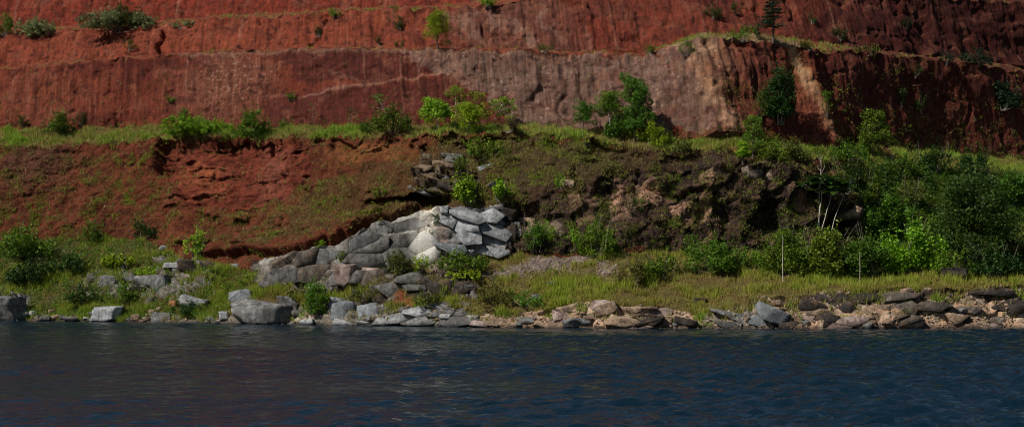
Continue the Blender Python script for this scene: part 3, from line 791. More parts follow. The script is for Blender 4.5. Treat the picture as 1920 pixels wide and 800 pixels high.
# ------------------------------------------------------------------ rocks
def rock_shape(seed, sub=3, planes=11, rough=0.05):
    """a broken stone: a cube cut back along random joint planes, then subdivided and roughened"""
    import bmesh
    rs = RS(seed)
    bm = bmesh.new(); bmesh.ops.create_cube(bm, size=2.0)
    for v in bm.verts: v.co += Vector(rs.uniform(-.22, .22, 3))
    for k_ in range(planes):
        n = Vector(rs.normal(size=3)); n.normalize()
        d = (abs(n.x)+abs(n.y)+abs(n.z))*rs.uniform(0.52, 0.86)
        bmesh.ops.bisect_plane(bm, geom=bm.verts[:]+bm.edges[:]+bm.faces[:], plane_co=n*d, plane_no=n, clear_outer=True)
        ed = [e for e in bm.edges if e.is_boundary]
        if ed: bmesh.ops.contextual_create(bm, geom=ed)
    bmesh.ops.triangulate(bm, faces=bm.faces[:])
    for k_ in range(3):
        lim = 1.1 if sub < 3 else 0.62 if sub == 3 else 0.3
        ed = [e for e in bm.edges if e.calc_length() > lim]
        if ed:
            bmesh.ops.subdivide_edges(bm, edges=ed, cuts=1); bmesh.ops.triangulate(bm, faces=[f for f in bm.faces if len(f.verts) > 3])
    bm.verts.index_update()
    P = np.array([v.co[:] for v in bm.verts], np.float32); Fc = np.array([[v.index for v in f.verts] for f in bm.faces], np.int32)
    bm.free()
    P = P-(P.max(0)+P.min(0))/2; P = P/np.abs(P).max(axis=0)
    n = fbm(P[:, 0]*1.4+seed, P[:, 1]*1.4, P[:, 2]*1.4, 3, seed)
    P = P*(1+rough*1.6*n[:, None])
    return P.astype(np.float32), Fc

SHARED = {}
def stone_mesh(kind, k):
    key = (kind, k)
    if key not in SHARED:
        P, Fc = rock_shape(700+k*13, 2, 9, 0.05)
        SHARED[key] = mesh_from('stone', P, Fc, ROCK[kind])
    return SHARED[key]

def boulder(px, py, w, h, kind, label=None, seed=1, name='boulder', parent=None, rough=0.05, planes=11, depth=0.8, tilt=0.0, yaw=None, fwd=0.0, group=None, sub=None, cat='boulder'):
    """(px, py): middle of the stone in the photo; w, h its size there"""
    p = at(px, py); m = p.y/F_PX
    W_, H_ = w*m/2, h*m/2
    big = w > 34
    P, Fc = rock_shape(seed, sub or (4 if big else 3), planes, rough)
    P = P*np.array([W_, W_*depth, H_])
    me = mesh_from(name, P, Fc, ROCK[kind])
    rs = RS(seed)
    o = link(name, me, parent, (p.x, p.y+0.25*W_*depth-fwd, Z_of(py, p.y)), (rs.uniform(-.06, .06), tilt, rs.uniform(-.25, .25) if yaw is None else yaw))
    if label: tag(o, label, cat, group)
    return o

BANK, CLF, LTER = GRID['shore_bank'], GRID['rock_cliff'], GRID['lower_terrace']
# loose boulders along the water, left to right
for i, a in enumerate([
    (14, 580, 70, 52, 'grey', 'grey streaked boulder at the far left edge of the shore'),
    (88, 597, 26, 12, 'grey', 'low wedge of grey stone at the waterline, leftmost of a small trio'),
    (106, 594, 17, 11, 'tan', 'small peaked tan stone at the waterline'),
    (98, 585, 13, 11, 'tan', 'small tan stone perched upright above two waterline stones'),
    (134, 598, 28, 8, 'grey', 'flat grey stone at the waterline left of the white boulder'),
    (255, 594, 18, 12, 'tan', 'small brownish stone right of the white boulder'),
    (275, 597, 16, 8, 'tan', 'flat tan stone between the white boulder and a grey one'),
    (302, 595, 38, 22, 'grey', 'rounded grey boulder with small stones on top at the waterline'),
    (286, 585, 14, 12, 'tan', 'tan stone leaning on the left of the rounded grey boulder'),
    (299, 579, 11, 8, 'tan', 'tiny tan stone on top of the rounded grey boulder'),
    (325, 573, 15, 22, 'rust', 'small upright rust coloured stone beside a long pale boulder'),
    (420, 592, 18, 18, 'pale', 'pale stone at the left foot of the biggest grey boulder'),
    (574, 603, 28, 12, 'pale', 'low pale stone at the water right of the biggest grey boulder'),
    (1782, 517, 50, 32, 'dark', 'dark weathered boulder lying in grass near the right end of the shore'),
]):
    boulder(*a[:5], a[5], seed=20+i, depth=0.9, planes=20 if a[0] > 1700 else 11, rough=0.1 if a[0] > 1700 else 0.05, fwd=0.3 if a[1] > 560 else 0.8)
boulder(203, 588, 62, 30, 'pale', 'flat topped white boulder standing at the waterline on the left', seed=7, fwd=0.8, planes=7, depth=0.7)
boulder(366, 569, 62, 26, 'pale', 'long pale boulder sloping down to the right among shore grass', seed=8, tilt=0.25, fwd=0.5)
boulder(452, 561, 46, 36, 'blue', 'blue grey boulder resting behind the biggest shore boulder', seed=9, tilt=-0.2)
boulder(494, 585, 128, 50, 'grey', 'biggest grey boulder on the shore with a pale sloping crest', seed=10, fwd=0.9, rough=0.07, planes=13, depth=0.55, yaw=0.0)
boulder(540, 574, 50, 40, 'grey', 'grey block behind the right end of the biggest shore boulder', seed=11, fwd=-0.3)
boulder(650, 516, 46, 44, 'pink', 'lumpy pale pinkish boulder, left of a pair on the dark ledge', seed=13, rough=0.1, planes=20)
boulder(690, 518, 42, 46, 'pink', 'lumpy pinkish boulder, right of a pair on the dark ledge', seed=14, rough=0.12, planes=20)
boulder(1445, 589, 66, 30, 'blue', 'smooth blue grey teardrop slab leaning on the right part of the shore', seed=15, tilt=0.38, fwd=0.9, rough=0.02, planes=6, depth=0.6, yaw=0.1)
boulder(300, 537, 36, 46, 'grey', 'tall grey block in the grassy slope above the white boulder', seed=16, planes=6, depth=0.7)

# rocks that belong to the shore bank
for i, (px, py, w_, h_, kd, nm) in enumerate([
    (642,582,44,40,'blue','rock_block'),(630,565,30,22,'blue','rock_block'),(690,585,32,26,'blue','rock_block'),(684,604,36,12,'pale','rock_block'),(645,605,36,10,'pale','rock_block'),(716,578,22,18,'grey','rock_block'),
    (900,606,36,14,'pink','rock_block'),(936,603,34,14,'tan','rock_block'),(960,609,40,10,'tan','rock_block'),(985,600,24,12,'grey','rock_block'),(1015,607,36,12,'tan','rock_block'),
    (1065,582,36,24,'tan','rock_block'),(1080,604,50,16,'grey','rock_block'),(1110,598,44,14,'tan','rock_block'),(1130,580,40,18,'tan','rock_block'),
    (1195,583,84,22,'tan','rock_slab'),(1165,602,56,18,'tan','rock_slab'),(1215,605,50,16,'dark','rock_block'),(1245,604,36,18,'tan','rock_block'),(1285,605,32,16,'dark','rock_block')]):
    slab = nm == 'rock_slab'
    k_ = 1.15+0.25*math.sin(i*3.7)
    boulder(px, py+1.5, w_*k_, h_*k_*0.95, kd, None, 200+i, nm, BANK, planes=9, depth=0.9, fwd=-0.17*w_/16, tilt=0.22*math.sin(i*2.1), rough=0.12, sub=3)

# rocks of the left slope, dark ledge
for i, (px, py, w_, h_, kd) in enumerate([
    (172,524,18,12,'grey'),(205,528,34,26,'grey'),(243,522,22,12,'grey'),(272,526,44,22,'grey'),(196,548,22,12,'grey'),(228,543,16,20,'grey'),(258,543,30,14,'dark'),(322,497,36,12,'pale'),(306,464,16,10,'pale'),
    (352,500,40,26,'dark'),(385,500,24,24,'dark'),(350,520,16,14,'pink'),(440,499,18,12,'pale'),(230,488,20,12,'grey'),(880,540,24,14,'grey'),
    (1035,532,18,10,'grey'),(600,560,20,14,'grey'),(1310,565,30,14,'dark'),(1005,555,18,8,'grey')]):
    boulder(px, py, w_, h_, kd, None, 300+i, 'rock_block', LTER, planes=7, depth=0.7, sub=3)

# blocks of the grey outcrop, slabs of the cave mouth, blocks of the dark cliff
CB = [(945,400,50,28,'dark',0.1),(955,440,24,46,'dark',0.05),
      (833,393,16,14,'pale',0),(908,472,34,22,'grey',-0.6),(872,474,40,14,'pale',0),
      
      (905,312,40,8,'pale',-0.25),(925,345,36,10,'grey',-0.1),
      (1406,322,40,26,'pink',0.15),(1446,328,22,26,'tan',0.2),
      
      
      (1065,345,26,16,'tan',0.1),(985,412,40,16,'tan',0.1),(1005,430,36,20,'tan',0),(970,430,24,30,'grey',0),
      (1595,396,50,28,'tan',-0.05)]
rsl = RS(77)
for k_ in range(11):                          # thin broken slabs jutting over the cave
    f = k_/10
    CB.append((rsl.uniform(800, 856)-18*f, 292+f*72+rsl.uniform(-3, 3), rsl.uniform(28, 60), rsl.uniform(9, 15), ('grey', 'dark', 'tan', 'grey')[rsl.randint(4)], 0.12+0.28*f+rsl.uniform(-.12, .12)))
for i, (px, py, w_, h_, kd, tl) in enumerate(CB):
    slab = h_ < 13 or i >= len(CB)-11
    boulder(px, py, w_*1.1, h_*1.12, kd, None, 500+i, 'rock_slab' if slab else 'rock_block', CLF, planes=5 if kd in ('pale', 'blue') else 9, depth=1.4 if slab else 0.75, tilt=tl, fwd=-0.45*w_/16 if slab else (0.22 if kd in ('pale', 'blue') else (0.05 if px < 790 else -0.015*w_)), yaw=0.5*math.sin(i*4.3) if slab else None, sub=3)

# fractured faces: each joint-bounded block its own piece, fitted against its neighbours
def jointed(poly_px, cw, ch, chooser, parent, seed, keep=1.0, dip=0.0, proud=(0.0, 0.5), lean=0.25, name='rock_block', joint=0.04, push=0.0, jit=0.42, inset=0.95):
    rs = RS(seed)
    xs_ = [p[0] for p in poly_px]; ys_ = [p[1] for p in poly_px]
    seeds = []
    y = min(ys_)-ch; row = 0
    while y < max(ys_)+ch:
        x = min(xs_)-cw+(row % 2)*cw*0.5
        while x < max(xs_)+cw:
            seeds.append((x+rs.uniform(-jit, jit)*cw, y+rs.uniform(-jit, jit)*ch*0.95)); x += cw*rs.uniform(0.6, 1.45)
        y += ch; row += 1
    Sd = np.array([(a/cw, (b+dip*a)/ch) for a, b in seeds])
    def inside(px, py):
        r = False
        for (x0, y0), (x1, y1) in zip(poly_px, poly_px[1:]+poly_px[:1]):
            if (y0 > py) != (y1 > py) and px < (x1-x0)*(py-y0)/(y1-y0)+x0: r = not r
        return r
    for k_, (sx, sy) in enumerate(seeds):
        if not inside(sx, sy) or rs.uniform() > keep: continue
        c0 = Sd[k_]; cell = [c0+np.array(v) for v in ((-1.3, -1.3), (1.3, -1.3), (1.3, 1.3), (-1.3, 1.3))]
        for q in np.argsort(((Sd-c0)**2).sum(1))[1:14]:
            n = Sd[q]-c0; m_ = (Sd[q]+c0)/2; out = []
            for a, b in zip(cell, cell[1:]+cell[:1]):
                da, db = (a-m_)@n, (b-m_)@n
                if da <= 0: out.append(a)
                if (da < 0) != (db < 0): out.append(a+(b-a)*da/(da-db))
            cell = out
            if len(cell) < 3: break
        if len(cell) < 3: continue
        P2 = np.array([(u*cw, v*ch-dip*u*cw) for u, v in cell])
        p = at(sx, sy); m_ = p.y/F_PX
        off = (P2-np.array([sx, sy]))*m_*np.array([1, -1])                 # metres right and up of the middle
        pr = rs.uniform(*proud)+push; tx, tz = rs.normal(scale=0.16), lean+rs.normal(scale=0.14)
        n = len(off)
        dep = -pr+tx*off[:, 0]+tz*off[:, 1]
        ctr = off.mean(0); g_ = 1-joint
        r0_ = np.stack([ctr[0]+(off[:, 0]-ctr[0])*g_*inset, dep+rs.normal(scale=0.05, size=n), ctr[1]+(off[:, 1]-ctr[1])*g_*(inset-0.02)], 1)
        r1_ = np.stack([ctr[0]+(off[:, 0]-ctr[0])*g_, dep+0.07, ctr[1]+(off[:, 1]-ctr[1])*g_], 1)
        r2_ = r1_+np.array([0, 1.9, 0])
        mid = r0_.mean(0)+np.array([rs.normal(scale=.05), -0.04, rs.normal(scale=.05)])
        V = np.vstack([r0_, r1_, r2_, mid[None]])
        Fc = []
        for a in range(n):
            b = (a+1) % n
            Fc += [(3*n, b, a), (a, b, n+b), (a, n+b, n+a), (n+a, n+b, 2*n+b), (n+a, 2*n+b, 2*n+a)]
        me = mesh_from(name, V, np.array(Fc)[:, ::-1], ROCK[chooser(sx, sy, rs)])
        link(name, me, parent, (p.x, p.y, Z_of(sy, p.y)))

def k_wall(x, y, rs):
    if x > 842: return ('pale', 'pale', 'blue', 'pale')[rs.randint(4)] if y > 402 else ('wall', 'pale', 'brownwall')[rs.randint(3)]
    if abs(x-797) < 45: return 'wall'
    if x > 730: return ('wall', 'wall', 'grey')[rs.randint(3)]
    if x > 600: return ('wall', 'wall', 'brownwall', 'grey')[rs.randint(4)]
    return ('brownwall', 'brownwall', 'wall')[rs.randint(3)]
jointed([(470,498),(540,480),(600,462),(700,432),(770,408),(836,398),(836,486),(790,496),(720,512),(640,540),(560,540),(475,532)], 50, 29, k_wall, CLF, 41, proud=(0.1, 0.34), dip=0.16, jit=0.4, lean=0.18, joint=0.008, inset=0.97, push=0.35)
jointed([(842,388),(900,388),(952,396),(956,470),(842,482)], 42, 21, k_wall, CLF, 42, proud=(0.0, 0.9), dip=-0.25, lean=0.35, joint=0.02, jit=0.42, inset=0.96, push=0.3)
jointed([(1555,385),(1615,388),(1622,450),(1560,455)], 30, 34, lambda x, y, rs: 'dark', CLF, 44, keep=0.7, proud=(0, 0.5), joint=0.08)
k_top = lambda x, y, rs: 'dark' if rs.uniform() < 0.85 else 'brownwall'
k_low = lambda x, y, rs: ('tan', 'tan', 'tan', 'pink', 'brownwall', 'dark')[rs.randint(6)]
jointed([(1482,574),(1915,566),(1915,616),(1482,618)], 44, 16, k_low, BANK, 45, keep=0.85, proud=(-0.3, 0.4), dip=0.05, lean=0.4, joint=0.03)
jointed([(1482,558),(1600,551),(1800,545),(1915,534),(1915,572),(1640,578),(1482,576)], 54, 20, k_top, BANK, 50, keep=0.85, proud=(0.0, 1.1), dip=0.04, lean=0.25, joint=0.02, name='rock_slab')
k_grey = lambda x, y, rs: ('grey', 'wall', 'blue', 'grey')[rs.randint(4)]
jointed([(1328,602),(1375,580),(1440,578),(1484,600),(1484,616),(1328,616)], 60, 15, k_grey, BANK, 46, proud=(-0.1, 0.5), dip=-0.22, lean=0.6, joint=0.05)
k_mid = lambda x, y, rs: ('grey', 'wall', 'grey', 'pale')[rs.randint(4)] if x < 880 else ('tan', 'pink', 'brownwall', 'tan')[rs.randint(4)]
jointed([(715,584),(800,572),(885,576),(900,614),(715,614)], 62, 14, k_mid, BANK, 47, proud=(-0.1, 0.4), dip=0.1, lean=0.6, joint=0.05)
jointed([(1040,585),(1090,570),(1260,574),(1300,600),(1300,616),(1040,616)], 56, 15, k_mid, BANK, 48, keep=0.7, proud=(-0.25, 0.35), dip=0.08, lean=0.7, joint=0.06)
k_ledge = lambda x, y, rs: 'dark' if rs.uniform() < 0.8 else 'wall'
jointed([(705,528),(800,518),(885,518),(890,548),(800,556),(705,560)], 48, 20, k_ledge, LTER, 49, keep=0.9, proud=(0, 0.4), lean=0.3, joint=0.06)

# stones strewn along the bank
def scatter_pts(r0, r1, n, seed, dens, xlim=(-75, 75)):
    """random points on grid rows r0..r1, kept with probability dens (a grid array)"""
    rs = RS(seed)
    c0, c1 = np.searchsorted(xs, xlim[0]), np.searchsorted(xs, xlim[1])
    r = rs.uniform(r0, r1-1.001, n); q = rs.uniform(c0, c1-1, n)
    ri, qi = r.astype(int), q.astype(int)
    kp = rs.uniform(size=n) < dens[ri, qi]
    ri, qi, fr, fq = ri[kp], qi[kp], (r-ri)[kp], (q-qi)[kp]
    def bl(A): return (A[ri, qi]*(1-fr)*(1-fq)+A[ri+1, qi]*fr*(1-fq)+A[ri, qi+1]*(1-fr)*fq+A[ri+1, qi+1]*fr*fq)
    return np.stack([bl(PX_), bl(PY_), bl(PZ_)], 1), ri, qi, rs

dn = (0.35+0.65*sstep(-0.2, 0.3, nmid))*np.ones_like(BX)
P, ri, qi, rs = scatter_pts(R0[2], R0[3], 330, 5, dn, (-64, 62))
for p, x in zip(P[:110], P[:110, 0]):
    u = rs.uniform()
    kd = ('grey' if u < 0.6 else 'pale') if x < -4 else (('tan' if u < 0.6 else 'pink' if u < 0.8 else 'grey') if x < 22 else ('tan' if u < 0.6 else 'dark' if u < 0.85 else 'grey'))
    s = 0.2+0.5*rs.uniform()**2.5
    link('stone', stone_mesh(kd, rs.randint(6)), BANK, p, (rs.uniform(-.3, .3), rs.uniform(-.3, .3), rs.uniform(0, 6.28)), (s*1.25, s, s*0.6))

def pebbles(name, P, rs, sizes, mat, label):
    base = np.array([[1, 0, 0], [-.8, .5, 0], [-.5, -.9, 0], [.1, .2, .8], [.2, -.1, -.7], [.3, .9, .1]], np.float32)
    tri = np.array([[0, 5, 3], [5, 1, 3], [1, 2, 3], [2, 0, 3], [5, 0, 4], [1, 5, 4], [2, 1, 4], [0, 2, 4]])
    n = len(P)
    s = sizes[0]+(sizes[1]-sizes[0])*rs.uniform(size=n)**3
    a = rs.uniform(0, 6.28, n); ca, sa = np.cos(a), np.sin(a)
    jit = rs.uniform(0.6, 1.3, (n, 6, 3))
    B = base[None]*jit*s[:, None, None]
    Vx = B[..., 0]*ca[:, None]-B[..., 1]*sa[:, None]; Vy = B[..., 0]*sa[:, None]+B[..., 1]*ca[:, None]
    V = np.stack([Vx, Vy, B[..., 2]], -1)+P[:, None, :]
    Fc = (tri[None]+6*np.arange(n)[:, None, None]).reshape(-1, 3)
    o = link(name, mesh_from(name, V.reshape(-1, 3), Fc, mat))
    tag(o, label, 'gravel', kind='stuff')

P, ri, qi, rs = scatter_pts(R0[2], R0[3], 9000, 6, np.ones_like(BX)*(0.4+0.6*sstep(-10, 0, BX))*sstep(-0.3, 0.3, nmid+0.1), (-66, 64))
pebbles('shore_gravel', P, rs, (0.05, 0.34), ROCK['tan'], 'loose tan gravel and rubble strewn along the shore bank')
P, ri, qi, rs = scatter_pts(R0[3], R0[4], 60000, 7, GRAVEL*0.8, (-20, 20))
pebbles('rubble', P, rs, (0.05, 0.25), ROCK['pink'], 'pale rubble spilling over the grass below the grey outcrop')

# ------------------------------------------------------------------ grass
def grass(name, P, rs, hgt, wid, tone, label, blades=7, cat='grass', lean=0.45):
    n = len(P)
    a = rs.uniform(0, 6.28, (n, blades)); r = rs.uniform(0, 0.22, (n, blades))
    hh = hgt[:, None]*rs.uniform(0.5, 1.15, (n, blades))
    ln_ = hh*lean*rs.uniform(0.2, 1.2, (n, blades))
    bx = P[:, 0:1]+np.cos(a)*r; by = P[:, 1:2]+np.sin(a)*r; bz = P[:, 2:3]-0.08+0*a
    t2 = a+rs.uniform(-1, 1, a.shape)
    tx, ty = bx+np.cos(t2)*ln_, by+np.sin(t2)*ln_; tz = bz+hh
    pa = rs.uniform(0, 6.28, a.shape); wx, wy = np.cos(pa)*wid, np.sin(pa)*wid
    V = np.stack([np.stack([bx-wx, by-wy, bz], -1), np.stack([bx+wx, by+wy, bz], -1), np.stack([tx, ty, tz], -1)], 2).reshape(-1, 3)
    Fc = np.arange(len(V)).reshape(-1, 3)
    var = np.repeat(np.clip(tone[:, None]+rs.normal(scale=0.13, size=a.shape), 0, 1).ravel(), 3)
    o = link(name, mesh_from(name, V, Fc, GRASSM, attrs={'var': var}))
    tag(o, label, cat, kind='stuff')

patch = fbm(BX*0.10, By*0.16, None, 4, 401)
patch2 = fbm(BX*0.45, By*0.45, Bz*0.4, 3, 403)
def tone_at(ri, qi, base): return np.clip(base+0.65*patch[ri, qi]+0.5*patch2[ri, qi], 0, 1)

# lower terrace
bare = np.clip(GRAVEL*1.1+GREYWALL+LEDGE*0.55+DLEDGE*0.7, 0, 1)
dens = (1-bare)*(0.5+0.5*sstep(-0.45, 0.05, patch2+0.35))*np.ones_like(BX)
P, ri, qi, rs = scatter_pts(R0[3]-3, R0[4], 42000, 11, dens, (-74, 80))
lw = sstep(-30, -38, P[:, 0])
grass('terrace_grass', P, rs, np.clip(0.25+0.55*rs.uniform(size=len(P))**2+0.7*patch[ri, qi]+0.9*patch2[ri, qi], 0.12, 1.7), 0.045, tone_at(ri, qi, 0.50+0.04*lw), 'green and straw coloured grass covering the lower terrace above the shore', 8)
# tufts among the shore rocks
dens = np.clip(0.9*left_low+0.22+0.7*sstep(0.55, 0.8, tv[:, None]), 0, 1)*sstep(0.0, 0.3, patch2+0.12)*np.ones_like(BX)
P, ri, qi, rs = scatter_pts(R0[2]+8, R0[3]+4, 11000, 12, dens, (-66, 66))
grass('shore_grass', P, rs, 0.3+0.7*rs.uniform(size=len(P)), 0.045, tone_at(ri, qi, 0.55), 'grass tufts growing between the rocks along the waterline', 7)
# grass clinging to the lower cliff
OLIVE = poly([(600,345),(770,300),(850,258),(1130,262),(1190,300),(1010,345),(950,380),(800,400),(700,425),(430,480),(380,440),(480,380)])
dens = seg(4)*np.clip(0.10+0.75*OLIVE*sstep(-0.25, 0.35, patch2+0.15)+0.6*(1-sstep(-40, -36, BX))*sstep(-0.15, 0.4, patch2)+0.4*sstep(0.0, 0.5, patch2), 0, 1)*(1-0.93*GREYWALL)*(1-0.3*DARKROCK)*(1-0.75*ALC)+seg(4)*sstep(2, 6, BX)*(1-sstep(44, 48, BX))*0.5*sstep(-0.2, 0.3, patch2+0.25*sstep(0.6, 0.9, tv[:, None]))*(1-0.5*DARKROCK)
RS_SLOPE = sstep(44, 50, BX)
dens = np.clip(dens+seg(4)*RS_SLOPE*0.9, 0, 1)
P, ri, qi, rs = scatter_pts(R0[4], R0[5], 62000, 13, dens, (-78, 84))
grass('cliff_grass', P, rs, 0.2+0.35*rs.uniform(size=len(P)), 0.045, tone_at(ri, qi, 0.34+0.2*sstep(-12, 5, P[:, 0])*(1-sstep(10, 16, P[:, 0]))+0.25*sstep(42, 48, P[:, 0])), 'brownish olive grass clinging to the lower cliff', 6, lean=0.8)
# middle terrace
dens = seg(5)*np.ones_like(BX)*(0.35+0.65*sstep(-0.4, 0.1, patch2+0.2))
P, ri, qi, rs = scatter_pts(R0[5]-2, R0[6], 24000, 14, np.maximum(dens, 0.5), (-80, 86))
grass('middle_terrace_grass', P, rs, np.clip(0.25+0.5*rs.uniform(size=len(P))+0.9*patch2[ri, qi], 0.15, 1.4), 0.05, tone_at(ri, qi, 0.52), 'green grass strip along the middle terrace below the red wall', 7)
# foot of the red wall and right-hand red slope
dens = seg(6)*np.clip(0.5*(1-sstep(0.0, 0.12, tv[:, None]))+0.10*sstep(0.25, 0.5, patch2)+RIGHT*0.35*sstep(-0.1, 0.4, patch2+0.25-0.5*tv[:, None])
                      + 0.4*poly([(1340,150),(1440,180),(1430,265),(1330,262)])+0.5*blob(1570, 200, 36, 60, 0.7), 0, 1)
P, ri, qi, rs = scatter_pts(R0[6], R0[7], 26000, 15, dens, (-82, 88))
grass('wall_grass', P, rs, 0.18+0.3*rs.uniform(size=len(P)), 0.04, tone_at(ri, qi, 0.38), 'thin dry grass growing on the first red wall', 6, lean=0.8)
# upper terraces
dens = seg(7)*np.ones_like(BX)*np.clip(0.9*blob(1400, 72, 190, 24, 0.7)+0.35*sstep(0.35, 0.6, patch2), 0, 1)
P, ri, qi, rs = scatter_pts(R0[7]-3, R0[8], 9000, 16, dens, (-84, 90))
grass('upper_terrace_grass', P, rs, 0.25+0.4*rs.uniform(size=len(P)), 0.045, tone_at(ri, qi, 0.5), 'sparse grass along the rim between the red walls', 7)
dens = seg(9)*np.ones_like(BX)*(0.7*sstep(0.25, 0.5, patch2))*sstep(20, 0, BX)
P, ri, qi, rs = scatter_pts(R0[9], R0[10], 6000, 17, dens, (-86, 30))
grass('high_terrace_grass', P, rs, 0.3+0.4*rs.uniform(size=len(P)), 0.045, tone_at(ri, qi, 0.55), 'grass along the topmost rim in view at the upper left', 7)

# ------------------------------------------------------------------ plants
def leaf_quads(P, rs, size, aspect=0.5, up=0.35, droop=0.0):
    """one folded rhombus per point"""
    n = len(P)
    nrm = rs.normal(size=(n, 3)); nrm[:, 2] = np.abs(nrm[:, 2])+up
    nrm /= np.linalg.norm(nrm, axis=1)[:, None]
    t = rs.normal(size=(n, 3)); t[:, 2] -= droop
    t -= (t*nrm).sum(1)[:, None]*nrm; t /= np.linalg.norm(t, axis=1)[:, None]+1e-6
    b = np.cross(nrm, t)
    s = (size*rs.uniform(0.6, 1.35, n))[:, None]
    V = np.stack([P-t*s*0.5, P+b*s*aspect*0.5+nrm*s*0.08, P+t*s*0.5, P-b*s*aspect*0.5+nrm*s*0.08], 1)
    return V

def leaves_obj(name, Vq, rs, mat, parent, tone=0.0):
    n = len(Vq)
    cc = Vq.mean(1); tone = tone+0.42*perlin(cc[:, 0]*1.3+7, cc[:, 1]*1.3, cc[:, 2]*1.3, 5)
    V = Vq.reshape(-1, 3); Fc = np.arange(n*4).reshape(-1, 4)
    var = np.repeat(np.clip(rs.beta(2.2, 2.2, n)+tone, 0, 1), 4)
    return link(name, mesh_from(name, V, Fc, mat, attrs={'var': var}), parent)

def tube(pts, r0, r1, sides=6):
    pts = np.asarray(pts, float); n = len(pts)
    d = np.gradient(pts, axis=0); d /= np.linalg.norm(d, axis=1)[:, None]+1e-9
    ref = np.array([0.3, 1, 0.2]); a = np.cross(d, ref); a /= np.linalg.norm(a, axis=1)[:, None]; b = np.cross(d, a)
    rr = np.linspace(r0, r1, n); ang = np.arange(sides)*2*math.pi/sides
    V = pts[:, None]+rr[:, None, None]*(np.cos(ang)[None, :, None]*a[:, None]+np.sin(ang)[None, :, None]*b[:, None])
    i = np.arange(n-1)[:, None]*sides; j = np.arange(sides)[None]; j2 = (j+1) % sides
    Fc = np.stack([i+j, i+j2, i+sides+j2, i+sides+j], -1).reshape(-1, 4)
    return V.reshape(-1, 3), Fc

def tubes_obj(name, parts, mat, parent):
    Vs, Fs, k0 = [], [], 0
    for V, Fc in parts:
        Vs.append(V); Fs.append(Fc+k0); k0 += len(V)
    return link(name, mesh_from(name, np.vstack(Vs), np.vstack(Fs), mat, smooth=True), parent)

def bend(a, b, rs, k=5, wob=0.06):
    a, b = np.array(a, float), np.array(b, float); L = np.linalg.norm(b-a)
    t = np.linspace(0, 1, k)[:, None]
    off = rs.normal(scale=wob*L, size=(1, 3))*np.sin(t*math.pi)+rs.normal(scale=wob*L*0.25, size=(k, 3))*np.sin(t*math.pi)
    return a+(b-a)*t+off

def root(name, p):
    o = bpy.data.objects.new(name, None); o.empty_display_size = 0.5
    COL.objects.link(o); o.location = p
    return o

def clump_leaves(cs, rad, n_each, rs, flat=0.75):
    out = []
    for cc, r, n in zip(cs, rad, n_each):
        d = rs.normal(size=(n, 3)); d /= np.linalg.norm(d, axis=1)[:, None]
        out.append(cc+d*(r*rs.uniform(0.35, 1.0, n)**0.6)[:, None]*np.array([1, 1, flat]))
    return np.vstack(out)

def ground_h(x, y, z):
    """height of the hillside under a world point near z"""
    q = int(np.clip(np.searchsorted(xs, x), 1, NXC-1)); colY, colZ = PY_[:, q], PZ_[:, q]
    j = int(np.argmin((colY-y)**2+0.1*(colZ-z)**2)); return float(colZ[j])

